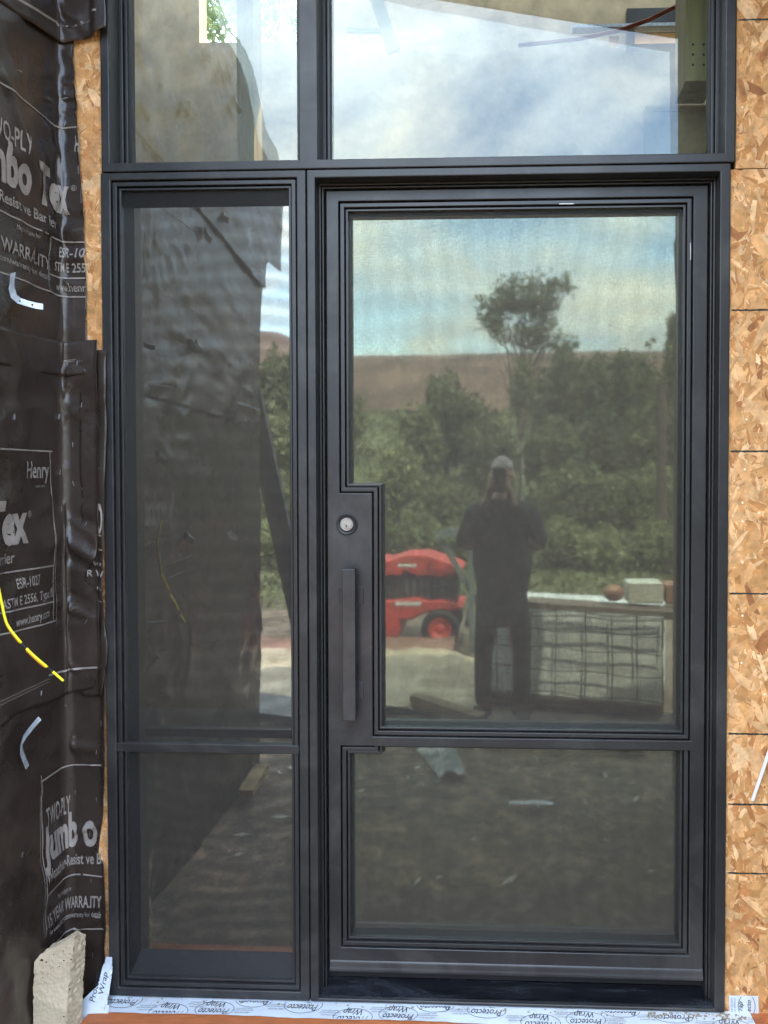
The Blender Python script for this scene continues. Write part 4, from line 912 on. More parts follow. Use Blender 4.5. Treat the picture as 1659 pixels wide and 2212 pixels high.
# far reddish ridge
b = bmesh.new(); V = []
for i in range(61):
    x = -130 + i * 4.4; row = []
    for j in range(9):
        y = -95 - j * 6; k = math.sin(min(1, j / 6) * math.pi / 2)
        px_a = 1085 + x / 120 * 1534
        top = 23.5 + 2.0 * noise.noise(Vector((x * 0.02, 3, 0))) + (4.5 if x < -33 else 0) * smooth01((-33 - x) / 8)
        row.append(b.verts.new((x, y, 3 + (top - 3) * k + 0.6 * noise.noise(Vector((x * .2, y * .2, 1))))))
    V.append(row)
for i in range(60):
    for j in range(8): b.faces.new((V[i][j], V[i + 1][j], V[i + 1][j + 1], V[i][j + 1]))
tag(obj('hills', b, mat('reddish_brush_hillside', (0.135, 0.085, 0.062), 0.9, nscale=0.2, namt=0.6), smooth=True), kind='structure')

M_leaf = vmat('foliage', 0.55, trans=0.3)
M_bark = mat('pale_bark', (0.33, 0.29, 0.24), 0.85, nscale=6, namt=0.3, stretch=(3, 3, 0.4)); M_bark2 = mat('dark_bark', (0.08, 0.06, 0.045), 0.9, nscale=6, namt=0.3)
def leaves(bm, fc, rnd, c, rx, rz, n, size, cols, gap=0.0, seed=0, shell=0.45):
    c = Vector(c)
    for k in range(n):
        while True:
            d = Vector((rnd.gauss(0, 1), rnd.gauss(0, 1), rnd.gauss(0, 1))).normalized(); rr = rnd.random() ** shell
            lob = 0.72 + 0.55 * (noise.noise(d * 2.1 + Vector((seed, 0, 0))) + 0.3)
            p = c + Vector((d.x * rx * rr * lob, d.y * rx * rr * lob, d.z * rz * rr * lob))
            cl = noise.noise(p * (2.2 / max(rx, 0.3)) + Vector((0, seed, 0)))
            if gap == 0 or cl > gap - 0.25: break
        s = size * rnd.uniform(0.6, 1.4); a = Vector((rnd.gauss(0, 1), rnd.gauss(0, 1), rnd.gauss(0, .6))).normalized(); u = a.orthogonal().normalized(); v = a.cross(u)
        ang = rnd.uniform(0, 6.28); u2 = u * math.cos(ang) + v * math.sin(ang); v2 = a.cross(u2)
        f = bm.faces.new([bm.verts.new(p + q) for q in (u2 * s, v2 * s * 0.42 + a * s * .1, -u2 * s, -v2 * s * 0.42)])
        cc = rnd.choice(cols); m_ = 1.25 + 0.7 * (cl + 0.5) * rnd.uniform(0.8, 1.2); fc.append((f, (cc[0] * m_, cc[1] * m_, cc[2] * m_)))
GREEN = [(0.115, 0.122, 0.056), (0.14, 0.148, 0.066), (0.095, 0.10, 0.048)]; DARK = [(0.07, 0.078, 0.038), (0.085, 0.092, 0.044), (0.10, 0.105, 0.052)]; LIGHT = [(0.17, 0.185, 0.085), (0.20, 0.21, 0.10), (0.145, 0.155, 0.07)]
def tree(label, x, y, h, crowns, cols, trunk_r, size, bark=None, group='trees and bushes up the hillside', limbs=True, seed=0, cat='tree', name='tree', gap=0.0, lean=0.0):
    z0 = terr(x, y); rnd = random.Random(seed); t = thing(name, label, cat, (x, y, z0), group)
    b = bmesh.new(); top = Vector((x + lean, y, z0 + h * 0.8)); base = Vector((x, y, z0 - 0.1))
    pts = [base.lerp(top, k / 8) + Vector((noise.noise(Vector((k * .6, seed, 0))) * 0.12 * h / 5, noise.noise(Vector((k * .6, 9, seed))) * 0.1, 0)) for k in range(9)]
    tube(b, pts, [trunk_r * (1 - 0.09 * k) for k in range(9)], 8)
    if limbs:
        for cx, cz, rx, rz, n in crowns:
            for q in range(4):
                st = pts[rnd.randint(3, 7)]; en = Vector((x + cx + rnd.uniform(-.6, .6) * rx, y + rnd.uniform(-.5, .5) * rx, z0 + cz + rnd.uniform(-.3, .5) * rz)); md = st.lerp(en, 0.5) + Vector((0, 0, -0.1 * rx))
                tube(b, [st, md, en], [trunk_r * 0.4, trunk_r * 0.25, trunk_r * 0.08], 6)
    obj('trunk', b, bark or M_bark2, t)
    b = bmesh.new(); fc = []
    for i, (cx, cz, rx, rz, n) in enumerate(crowns): leaves(b, fc, rnd, (x + cx, y, z0 + cz), rx, rz, n, size, cols, gap, seed + i * 3.3)
    setcol(b, fc); obj('crown', b, M_leaf, t); return t
def rx_(px, dist): return (px - 1085) / 1534 * dist           # reflected picture x at path distance -> world x
def rz_(py, dist): return 1.566 + (1020 - py) / 1534 * dist
def rt(label, px, top, halfw, dist, cols, n, size, seed, trunk=None, limbs=True, kind='blob', bark=None, name='tree', cat='tree', bottom=None, gap=0.0):
    y = -(dist - 2.05 - 0.2); x = rx_(px, dist); z0 = terr(x, y); h = rz_(top, dist) - z0; rw = halfw / 1534 * dist
    if kind == 'blob':
        cz = h * 0.55 if bottom is None else (h + (rz_(bottom, dist) - z0)) / 2; rz = h - cz
        cr = [(0, cz, rw, rz, n), (-rw * .45, cz - rz * .25, rw * .7, rz * .7, n // 2), (rw * .5, cz - rz * .2, rw * .65, rz * .7, n // 2)]
    else:
        cr = [(0, h * f, rw * (1.15 - f), h * 0.10, n // 7) for f in (0.2, 0.33, 0.46, 0.58, 0.7, 0.82, 0.93)]
    return tree(label, x, y, h, cr, cols, trunk or 0.09, size, bark, seed=seed, limbs=limbs, name=name, cat=cat, gap=gap)
# the tall lone tree
D = 17.0; y = -(D - 2.25); x = rx_(1125, D); z0 = terr(x, y); u = D / 1534
hh = rz_(595, D) - z0; f = lambda px, py: (rx_(px, D) - x, rz_(py, D) - z0)
cr = []
for px, py, rx, rz, n in ((1085, 665, 42, 45, 1500), (1130, 640, 45, 40, 1500), (1165, 665, 38, 40, 1300), (1195, 615, 30, 22, 420), (1060, 690, 26, 28, 600), (1110, 715, 48, 30, 900), (1165, 730, 45, 26, 700), (1215, 745, 30, 14, 300), (1225, 625, 16, 20, 120)):
    a, c_ = f(px, py); cr.append((a, c_, rx * u * 1.5, rz * u * 1.35, n))
tree('tall lone tree with airy crown above the hill line, mirrored over the person', x, y, hh, cr, DARK + GREEN[:1], 0.05, 0.046, M_bark2, seed=11, gap=0.36)
rt('broad dark tree right of the lone tree in the reflection', 1230, 748, 90, 24, DARK, 3600, 0.13, 21)
rt('broad dark tree farther right in the reflection, in front of the skyline', 1330, 752, 75, 25, DARK, 3200, 0.13, 22)
rt('rounded mid green tree left of the person in the reflection', 965, 800, 75, 20, DARK + GREEN, 3600, 0.11, 23)
rt('low bush below the rounded tree at the left of the reflection', 905, 870, 50, 18, GREEN, 2200, 0.10, 24, name='bush', cat='bush')
rt('spiky conifer at the right edge of the reflection', 1448, 690, 62, 17, DARK + GREEN, 2800, 0.08, 25, kind='fir')
rt('dark tree crown beside the spiky conifer', 1395, 742, 40, 19, DARK + GREEN, 2200, 0.09, 26)
rt('rounded dark tree mirrored in the narrow sidelight', 600, 742, 62, 26, DARK, 2600, 0.15, 27)
rt('thin green tree low in the sidelight reflection', 590, 880, 55, 18, GREEN, 2200, 0.10, 28)
rt('leafy tree hidden behind the door stile at the left', 700, 800, 80, 24, GREEN, 2400, 0.13, 29)
rt('pale trunked sapling standing just right of the person', 1128, 770, 26, 14, GREEN, 500, 0.06, 30, trunk=0.028, bark=M_bark, bottom=900, limbs=False)
k = 40
for px, top, hw, dist, cols, lab in ((1060, 865, 60, 17, DARK, 'dark bush directly above the person'), (1190, 880, 70, 18, DARK + GREEN, 'mixed green bush at the right of the head'), (1290, 870, 70, 19, DARK, 'dark bush in the middle right of the reflection'), (1390, 850, 60, 17, DARK + GREEN, 'green bush near the dark post'),
    (860, 930, 55, 13.5, LIGHT, 'pale green bush at the upper left of the lock plate notch'), (950, 1010, 60, 13, GREEN, 'green bush left of the shoulder'), (1230, 990, 70, 13, DARK + GREEN, 'dark green bush right of the shoulder'), (1330, 1010, 70, 13, GREEN, 'green bush in the right middle'), (1420, 980, 50, 12.5, LIGHT, 'pale bush at the right edge'),
    (900, 1090, 50, 11, LIGHT + GREEN, 'light bush above the red machine'), (980, 1120, 45, 11, GREEN, 'green bush behind the elbow'), (1210, 1110, 60, 11, LIGHT + GREEN, 'light green bush beside the coat'), (1310, 1130, 60, 10.6, LIGHT, 'pale leafy bush above the wooden plank'), (1410, 1120, 55, 10.6, LIGHT + GREEN, 'leafy bush above the white box'),
    (590, 1010, 45, 12, GREEN, 'green bush in the middle of the sidelight reflection'), (590, 1120, 45, 11, LIGHT, 'light bush low in the sidelight reflection'), (700, 1000, 60, 12, GREEN, 'bush behind the lock plate'), (800, 1080, 50, 11, GREEN, 'bush left above the red machine')):
    rt(lab, px, top, hw, dist, cols, 1500, 0.055 * dist / 12, k, name='bush', cat='bush'); k += 1
# ground cover on the slope
rnd = random.Random(99); b = bmesh.new(); fc = []
for i in range(30000):
    d = rnd.uniform(5.6, 40) if i % 3 else rnd.uniform(5.8, 15); x = rnd.uniform(-0.85, 0.75) * (d + 3); y = -d
    cl = noise.noise(Vector((x * 0.35, y * 0.35, 7)))
    h = (0.05 + 0.35 * max(0, cl + 0.1) * rnd.random()) * (1 + d / 25); s = 0.035 + d * 0.0032
    p = Vector((x, y, terr(x, y) + h)); a = Vector((rnd.gauss(0, 1), rnd.gauss(0, 1), rnd.gauss(0, .7))).normalized(); u_ = a.orthogonal().normalized(); v_ = a.cross(u_)
    f_ = b.faces.new([b.verts.new(p + q) for q in (u_ * s, v_ * s * .5, -u_ * s, -v_ * s * .5)]); cc = rnd.choice(LIGHT if cl > 0.02 else GREEN); m_ = rnd.uniform(.8, 1.25); fc.append((f_, (cc[0] * m_, cc[1] * m_, cc[2] * m_)))
setcol(b, fc); tag(obj('undergrowth', b, M_leaf), 'low green undergrowth covering the slope', 'undergrowth', kind='stuff')
# dark utility post at right of the reflection
b = bmesh.new(); D = 11.0; x = rx_(1427, D); y = -(D - 2.25); tube(b, [(x, y, -0.1), (x - 0.02, y, rz_(835, D))], [0.085, 0.075], 12)
obj_ = tag(obj('wooden_post', b, M_bark2), 'dark wooden post standing at the right of the reflected bushes', 'post')
# trees behind the house, seen through the back windows
for x, z, r, sd_, lab in ((-6.2, 8.2, 2.4, 61, 'leafy tree behind the house, left of the timber stud'), (-3.4, 9.4, 2.2, 62, 'leafy tree behind the house, right of the timber stud'), (2.6, 8.0, 1.9, 63, 'yellow green tree behind the small back window')):
    t = thing('tree', lab, 'tree', (x, 9.0, -0.2), 'trees behind the house'); b = bmesh.new(); tube(b, [(x, 9, -0.3), (x + .1, 9, 3), (x, 9, z)], [0.16, 0.12, 0.05], 8)
    rr = random.Random(sd_)
    for q in range(7): tube(b, [(x, 9, z - r * rr.uniform(.2, .9)), (x + rr.uniform(-1, 1) * r, 9 + rr.uniform(-.5, .5), z + rr.uniform(-.4, .8) * r)], [0.035, 0.01], 5)
    obj('trunk', b, M_bark, t); b = bmesh.new(); fc = []; leaves(b, fc, rr, (x, 9, z), r, r * 0.95, 6500, 0.075, [(0.13, 0.17, 0.05), (0.17, 0.19, 0.055), (0.08, 0.11, 0.035)], 0.15, sd_, 0.4); setcol(b, fc); obj('crown', b, M_leaf, t)

# ------------------------------------------------------------------ white tank in a tube cage
M_tank = mat('translucent_white_plastic', (0.88, 0.89, 0.87), 0.35, nscale=2.2, namt=0.07); _t = M_tank.node_tree
_tr = _t.nodes.new('ShaderNodeBsdfTranslucent'); _tr.inputs[0].default_value = (0.9, 0.93, 0.9, 1); _ms = _t.nodes.new('ShaderNodeMixShader'); _ms.inputs[0].default_value = 0.12
_t.links.new(_t.nodes['Principled BSDF'].outputs[0], _ms.inputs[1]); _t.links.new(_tr.outputs[0], _ms.inputs[2]); _t.links.new(_ms.outputs[0], _t.nodes['Material Output'].inputs[0])
M_strap = mat('dull_cage_tube', (0.09, 0.10, 0.09), 0.5)
def stack_pt(u_): return Vector((-0.16 + 1.19 * u_, -2.62 + 0.30 * u_, 0))
ex = (stack_pt(1) - stack_pt(0)).normalized(); ey = Vector((ex.y, -ex.x, 0)); LT = 1.225
tank = thing('caged_tank', 'white plastic liquid tank in a tube cage, right of the mirrored person', 'tank', tuple(stack_pt(0)))
b = bmesh.new(); nU, nZ = 84, 44; zs0, zs1 = 0.07, 0.635
cols_u = [0.11, 0.205, 0.30, 0.44, 0.60, 0.74, 0.87]; rows_c = [0.10, 0.255, 0.40, 0.52, 0.615]
def bulge(u_, z):
    du = min(abs(u_ - c) for c in cols_u + [0, 1]); dz = min(abs(z - c) for c in rows_c)
    return 0.004 * min(1, du / 0.035) * min(1, dz / 0.03) + 0.003 * noise.noise(Vector((u_ * 5, z * 7, 2)))
V = [[b.verts.new(stack_pt(i / nU) - ey * bulge(i / nU, zs0 + (zs1 - zs0) * j / nZ) + Vector((0, 0, zs0 + (zs1 - zs0) * j / nZ))) for j in range(nZ + 1)] for i in range(nU + 1)]
for i in range(nU):
    for j in range(nZ): b.faces.new((V[i][j], V[i + 1][j], V[i + 1][j + 1], V[i][j + 1]))
Bk = [[b.verts.new(stack_pt(u_) + ey * 0.7 + Vector((0, 0, z))) for z in (zs0, zs1)] for u_ in (0, 1)]
b.faces.new((V[0][0], V[0][-1], Bk[0][1], Bk[0][0])); b.faces.new((V[-1][0], Bk[1][0], Bk[1][1], V[-1][-1])); b.faces.new((Bk[0][0], Bk[0][1], Bk[1][1], Bk[1][0]))
b.faces.new([V[i][-1] for i in range(nU + 1)] + [Bk[1][1], Bk[0][1]]); b.faces.new([V[i][0] for i in range(nU + 1)] + [Bk[1][0], Bk[0][0]])
bmesh.ops.recalc_face_normals(b, faces=b.faces[:])
obj('tank', b, M_tank, tank)
for c_ in cols_u + [0.0, 1.0]:
    b = bmesh.new(); p = stack_pt(c_) - ey * 0.032; tube(b, [p + Vector((0.004 * math.sin(z * 9 + c_ * 7), 0, z)) for z in (0.03, .15, .3, .45, .64)], 0.006, 6); obj('cage_bar', b, M_strap, tank)
for z in rows_c + [0.645]:
    b = bmesh.new(); tube(b, [stack_pt(k / 24) - ey * 0.045 + Vector((0, 0, z + 0.008 * math.sin(k * .6 + z * 20))) for k in range(25)], 0.005, 6); obj('cage_bar', b, M_strap, tank)
b = bmesh.new()
for z in (0.012, 0.05): beam(b, stack_pt(0) + ey * 0.3 + Vector((0, 0, z)), stack_pt(1) + ey * 0.3 + Vector((0, 0, z)), 0.66, 0.022)
obj('pallet', b, M_bark2, tank)
b = bmesh.new(); p = stack_pt(0.25) + ey * 0.13; q_ = stack_pt(1.08) + ey * 0.13; beam(b, p + Vector((0, 0, 0.66)), q_ + Vector((0, 0, 0.64)), 0.22, 0.05); 
tag(obj('plank', b, mat('weathered_plank', (0.15, 0.11, 0.08), 0.8, nscale=6, namt=0.35, stretch=(0.6, 5, 5))), 'weathered wooden plank lying on top of the caged tank', 'plank')
D = 4.75
def rb(px0, px1, py0, py1, D, dep): return rx_(px0, D), rx_(px1, D), -(D - 2.25) - dep, -(D - 2.25), rz_(py1, D), rz_(py0, D)
b = bmesh.new(); v = rb(1356, 1432, 1258, 1312, D, 0.2); box(b, v[0], v[1], v[2], v[3], 0.69, v[5])
tag(bevel(obj('carton', b, mat('white_carton', (0.62, 0.60, 0.52), 0.6, nscale=8, namt=0.12)), 0.01), 'white carton on the plank at the right end of the tank', 'carton')
b = bmesh.new(); v = rb(1437, 1475, 1262, 1312, D, 0.2); box(b, v[0], v[1], v[2], v[3], 0.69, v[5])
tag(bevel(obj('carton', b, mat('brown_carton', (0.33, 0.17, 0.10), 0.7)), 0.01), 'reddish brown carton beside the white one', 'carton')
b = bmesh.new(); v = rb(1305, 1352, 1266, 1312, D, 0.14); bmesh.ops.create_icosphere(b, subdivisions=3, radius=1)
for q in b.verts:
    q.co = Vector(((v[0] + v[1]) / 2 + q.co.x * (v[1] - v[0]) / 2, (v[2] + v[3]) / 2 + q.co.y * 0.07, (0.69 + v[5]) / 2 + max(q.co.z, -0.9) * (v[5] - .69) / 2)); q.co += q.co.normalized() * noise.noise(q.co * 14) * 0.02
tag(obj('stone_lump', b, mat('reddish_stone', (0.38, 0.20, 0.13), 0.85, nscale=10, namt=0.3)), 'rough reddish stone lump on the plank left of the cartons', 'stone')
# tan tarp over a heap, left
b = bmesh.new(); n1_, n2_ = 60, 46; V = []
for i in range(n1_ + 1):
    row = []
    for j in range(n2_ + 1):
        u_ = i / n1_; v_ = j / n2_; x = -2.6 + 2.48 * u_; y = -2.34 - 1.16 * v_
        h = 0.10 * smooth01(v_ * 1.4) * smooth01((1.0 - u_) * 8) + 0.05 * (1 - abs(noise.noise(Vector((x * 2.2, y * 5, 0))) * 2)) + 0.025 * noise.noise(Vector((x * 9, y * 12, 0)))
        row.append(b.verts.new((x, y, max(h, 0.0) - 0.01)))
    V.append(row)
for i in range(n1_):
    for j in range(n2_): b.faces.new((V[i][j], V[i + 1][j], V[i + 1][j + 1], V[i][j + 1]))
tag(obj('tarp', b, mat('cream_tarp', (0.50, 0.41, 0.29), 0.6, nscale=3, namt=0.3, stretch=(1, 3, 3)), smooth=True), 'crumpled cream tarp over a heap, left of the person', 'tarp')
b = bmesh.new(); n1_ = 40; V = []
for i in range(n1_ + 1):
    row = []
    for j in range(13):
        x = -2.9 + 2.5 * i / n1_; y = -3.40 - 0.6 * j / 12; row.append(b.verts.new((x, y, 0.06 + 0.10 * math.sin(j / 12 * math.pi) + 0.03 * noise.noise(Vector((x * 4, y * 5, 2))))))
    V.append(row)
for i in range(n1_):
    for j in range(12): b.faces.new((V[i][j], V[i + 1][j], V[i + 1][j + 1], V[i][j + 1]))
tag(obj('tarp', b, mat('faded_red_brown_cover', (0.27, 0.14, 0.10), 0.7, nscale=3, namt=0.3), smooth=True), 'faded red brown cover on the heap under the red machine', 'tarp')
b = bmesh.new(); a_ = refl(893, 1520, -2.35); c_ = refl(1040, 1565, -2.0); beam(b, (a_[0], -2.40, a_[1] + 0.01), (c_[0], -2.02, 0.06), 0.09, 0.075)
tag(bevel(obj('timber_beam', b, mat('weathered_beam', (0.20, 0.14, 0.09), 0.85, nscale=7, namt=0.35, stretch=(.8, 6, 6))), 0.006), 'short weathered timber beam lying slanted before the tarp', 'timber')
# lumber leaning beyond the end of the papered wall
b = bmesh.new(); a_ = refl(548, 848, -1.72); c_ = refl(640, 1300, -1.72); d_ = (c_[0] - a_[0], c_[1] - a_[1]); kz = (a_[1]) / (a_[1] - c_[1])
beam(b, (a_[0], -1.72, a_[1]), (a_[0] + d_[0] * kz, -1.80, 0.0), 0.11, 0.04, Vector((0, 1, 0)))
tag(obj('leaning_plank', b, mat('grey_plank', (0.11, 0.10, 0.10), 0.8, nscale=5, namt=0.3)), 'dark plank leaning near the end of the papered wall', 'plank')
# low dark trestle in the sidelight reflection
b = bmesh.new()
def rp(px, py, y): x, z = refl(px, py, y); return Vector((x, y, z))
for py_, th in ((1518, 0.05), (1575, 0.02)): 
    a_ = rp(536, py_, -2.15); c_ = rp(700, py_ + 18, -2.15); beam(b, a_, c_, 0.35 if th > .03 else 0.3, th)
for px in (545, 690): a_ = rp(px, 1520, -2.15); beam(b, a_, (a_.x, -2.15, 0), 0.05, 0.05)
tag(obj('trestle', b, mat('grey_metal_trestle', (0.13, 0.13, 0.13), 0.6, nscale=8, namt=.3)), 'low grey trestle table mirrored at the bottom of the sidelight', 'trestle')
# boards on the ground by the wall foot
b = bmesh.new(); beam(b, (XW + 0.08, -1.12, 0.03), (XW + 0.06, -1.42, 0.035), 0.07, 0.035)
tag(obj('board', b, M_lumber), 'pale board lying along the foot of the papered wall', 'board')
b = bmesh.new(); rn = random.Random(12)
for k in range(70):
    x, y = rn.uniform(-1.2, 0.8), rn.uniform(-1.9, -0.45); s = rn.uniform(.004, .02); z = terr(x, y) + 0.004; an = rn.uniform(0, 3.1)
    p = Vector((x, y, z)); u_ = Vector((math.cos(an), math.sin(an), 0)) * s * rn.uniform(1, 3); v_ = Vector((-math.sin(an), math.cos(an), 0.3)) * s * .6
    b.faces.new([b.verts.new(p + q) for q in (u_, v_, -u_, -v_)])
tag(obj('wood_chips', b, mat('pale_debris', (0.5, 0.46, 0.40), 0.7)), 'scattered pale chips on the dark ground', 'debris', kind='stuff')
# crumpled clear plastic and a white strip on the ground
def crumple(name, x0, x1, y0, y1, hgt, mt, label, cat, seed, shape=None):
    b = bmesh.new(); n = 34; V = []
    for i in range(n + 1):
        row = []
        for j in range(n + 1):
            u_, v_ = i / n, j / n
            w0 = shape(v_) if shape else (0, 1); uu = w0[0] + (w0[1] - w0[0]) * u_
            x = x0 + (x1 - x0) * uu; y = y0 + (y1 - y0) * v_
            row.append(b.verts.new((x + .02 * noise.noise(Vector((u_ * 4, v_ * 4, seed))), y, 0.0 + hgt * (0.4 + abs(noise.noise(Vector((x * 9, y * 9, seed)))) * 1.6) * math.sin(u_ * math.pi) ** .5)))
        V.append(row)
    for i in range(n):
        for j in range(n): b.faces.new((V[i][j], V[i + 1][j], V[i + 1][j + 1], V[i][j + 1]))
    return tag(obj(name, b, mt, smooth=True), label, cat)
M_plast = mat('cloudy_plastic_film', (0.42, 0.45, 0.45), 0.25); M_plast.node_tree.nodes['Principled BSDF'].inputs['Alpha'].default_value = 0.8
crumple('plastic_sheet', -0.48, -0.17, -1.34, -1.72, 0.05, M_plast, 'crumpled cloudy plastic film on the ground, mirrored under the crossbar', 'plastic film', 3, lambda v: (0.55 * (1 - v) * 0.9, 1 - 0.3 * v))
crumple('plastic_strip', 0.03, 0.24, -1.10, -1.065, 0.006, mat('white_strip', (0.6, 0.62, 0.68), 0.4), 'short white strip lying on the dark ground', 'strip', 5)
crumple('plastic_sheet', 0.66, 0.80, -1.72, -1.9, 0.07, M_plast, 'small crumpled plastic bag at the lower right of the door reflection', 'plastic film', 8)

# ------------------------------------------------------------------ red machine
red = mat('faded_red_paint', (0.62, 0.06, 0.045), 0.45, nscale=9, namt=0.3); smudge(red, 0.5, (0.25, 0.16, 0.11), 6, 0.45, 0.75); blk_ = mat('dark_machine_parts', (0.03, 0.03, 0.03), 0.6); wht = mat('white_decal', (0.75, 0.75, 0.72), 0.5); seatm = mat('black_vinyl_seat', (0.02, 0.02, 0.022), 0.45)
D = 6.6; YM = -(D - 2.25)
trac = thing('ride_on_mower', 'red ride-on garden tractor parked behind, left of the person', 'tractor', (-1.0, YM, -0.02))
def P2(px, py): return Vector((rx_(px, D), 0, rz_(py, D)))
def lathe_profile(name, pts, y0, y1, mt, par=None, bev=0.02):
    b = bmesh.new(); va = [b.verts.new((p.x, y0, p.z)) for p in pts]; vb = [b.verts.new((p.x, y1, p.z)) for p in pts]
    b.faces.new(va); b.faces.new(vb[::-1])
    for k in range(len(pts)): b.faces.new((va[k], vb[k], vb[(k + 1) % len(pts)], va[(k + 1) % len(pts)]))
    bmesh.ops.recalc_face_normals(b, faces=b.faces[:]); return bevel(obj(name, b, mt, par or trac), bev, 3)
lathe_profile('hood', [P2(*q) for q in ((700, 1205), (760, 1198), (845, 1206), (880, 1194), (925, 1193), (955, 1203), (990, 1214), (1004, 1222), (1000, 1232), (960, 1240), (905, 1238), (880, 1228), (868, 1240), (850, 1236), (820, 1250), (700, 1250))], YM - 0.25, YM + 0.22, red)
lathe_profile('engine', [P2(*q) for q in ((700, 1242), (995, 1236), (990, 1300), (860, 1330), (700, 1330))], YM - 0.2, YM + 0.16, blk_)
lathe_profile('body', [P2(*q) for q in ((700, 1292), (860, 1290), (905, 1284), (930, 1290), (960, 1287), (1005, 1302), (1000, 1309), (930, 1312), (895, 1330), (870, 1328), (872, 1352), (866, 1370), (700, 1372))], YM - 0.26, YM + 0.26, red)
for i, (px0, py0, px1, py1) in enumerate(((866, 1213, 905, 1219), (862, 1291, 915, 1299))):
    a_, c_ = P2(px0, py1), P2(px1, py0); yy = YM + (0.222 if i == 0 else 0.262); b = bmesh.new(); box(b, a_.x, c_.x, yy, yy + 0.003, a_.z, c_.z); obj('decal', b, wht, trac)
def wheel(px, py, r, wd, yy):
    c_ = P2(px, py); t_ = bmesh.new(); n = 28; prof = [(r * .62, -wd / 2), (r * .93, -wd / 2), (r, -wd * .3), (r, wd * .3), (r * .93, wd / 2), (r * .62, wd / 2)]
    rg_ = [[t_.verts.new((c_.x + rr * math.cos(k * 6.2832 / n), yy + w_, c_.z + rr * math.sin(k * 6.2832 / n))) for k in range(n)] for rr, w_ in prof]
    for a_, d_ in zip(rg_, rg_[1:] + rg_[:1]):
        for k in range(n): t_.faces.new((a_[k], a_[(k + 1) % n], d_[(k + 1) % n], d_[k]))
    bmesh.ops.recalc_face_normals(t_, faces=t_.faces[:]); w_o = obj('wheel', t_, M_rubber, trac, smooth=True)
    b = bmesh.new(); disc(b, c_.x, c_.z, [(r * .62, yy - wd * .3), (r * .62, yy + wd * .45), (r * .52, yy + wd * .45), (r * .3, yy + wd * .2), (r * .12, yy + wd * .35)], 24); obj('rim', b, red, w_o)
wheel(957, 1344, 0.17, 0.12, YM + 0.3); wheel(957, 1344, 0.17, 0.12, YM - 0.3); wheel(750, 1330, 0.24, 0.18, YM + 0.32); wheel(750, 1330, 0.24, 0.18, YM - 0.32)
b = bmesh.new(); c_ = P2(720, 1190); box(b, c_.x - .2, c_.x + .2, YM - .2, YM + .2, c_.z - .08, c_.z + .02); box(b, c_.x - .24, c_.x - .16, YM - .2, YM + .2, c_.z + .0201, c_.z + .3); bevel(obj('seat', b, seatm, trac), 0.03, 3)
b = bmesh.new(); a_ = P2(815, 1195); tube(b, [(a_.x, YM, a_.z - .1), (a_.x - .12, YM, a_.z + .12)], 0.015, 8); rr = [(a_.x - .12 + .03 * math.cos(k), YM + .16 * math.sin(k), a_.z + .12 + .12 * math.cos(k) * .4) for k in [i * 6.2832 / 20 for i in range(21)]]; tube(b, rr, 0.012, 6, False); obj('steering_wheel', b, blk_, trac)
b = bmesh.new(); tube(b, [(P2(985, 1228).x, YM + .1, P2(0, 1228).z), (P2(1000, 1228).x, YM + .1, P2(0, 1228).z)], [0.035, 0.03], 14); obj('headlight', b, wht, trac)
for k in range(6):
    b = bmesh.new(); c_ = P2(885 + k * 15, 1268); box(b, c_.x - .018, c_.x + .006, YM + .16, YM + .19, c_.z - .09, c_.z + .09); obj('grille_slat', b, mat('worn_grey_metal', (0.12, 0.12, 0.12), 0.5) if k == 0 else bpy.data.materials['worn_grey_metal'], trac)
b = bmesh.new(); c_ = P2(1012, 1335); box(b, c_.x - .02, c_.x + .02, YM - .28, YM + .28, c_.z - .03, c_.z + .03); bevel(obj('bumper', b, blk_, trac), 0.01)
b = bmesh.new(); tube(b, [(P2(930, 1300).x, YM + .2, P2(0, 1300).z), (P2(945, 1270).x, YM + .25, P2(0, 1262).z), (P2(975, 1262).x, YM + .24, P2(0, 1256).z)], 0.012, 8); obj('hose', b, M_rubber, trac)
# grey box trailer tailgate behind the person's arm
b = bmesh.new(); a_ = (rx_(935, 6.0), rz_(1153, 6.0)); c_ = (rx_(1020, 6.0), rz_(1200, 6.0))
beam(b, (a_[0], -3.9, a_[1] - .03), (c_[0] + .2, -3.9, rz_(1140, 6.0)), 0.05, 0.07); beam(b, (rx_(1016, 6), -3.9, rz_(1195, 6)), (rx_(1016, 6), -3.9, 0.0), 0.04, 0.04); beam(b, (rx_(940, 6), -3.95, rz_(1155, 6)), (rx_(1090, 6), -3.95, 0), 0.03, 0.05)
tag(obj('frame_rack', b, mat('grey_green_metal', (0.16, 0.19, 0.18), 0.5)), 'grey metal rack arm poking out behind the elbow of the person', 'rack')

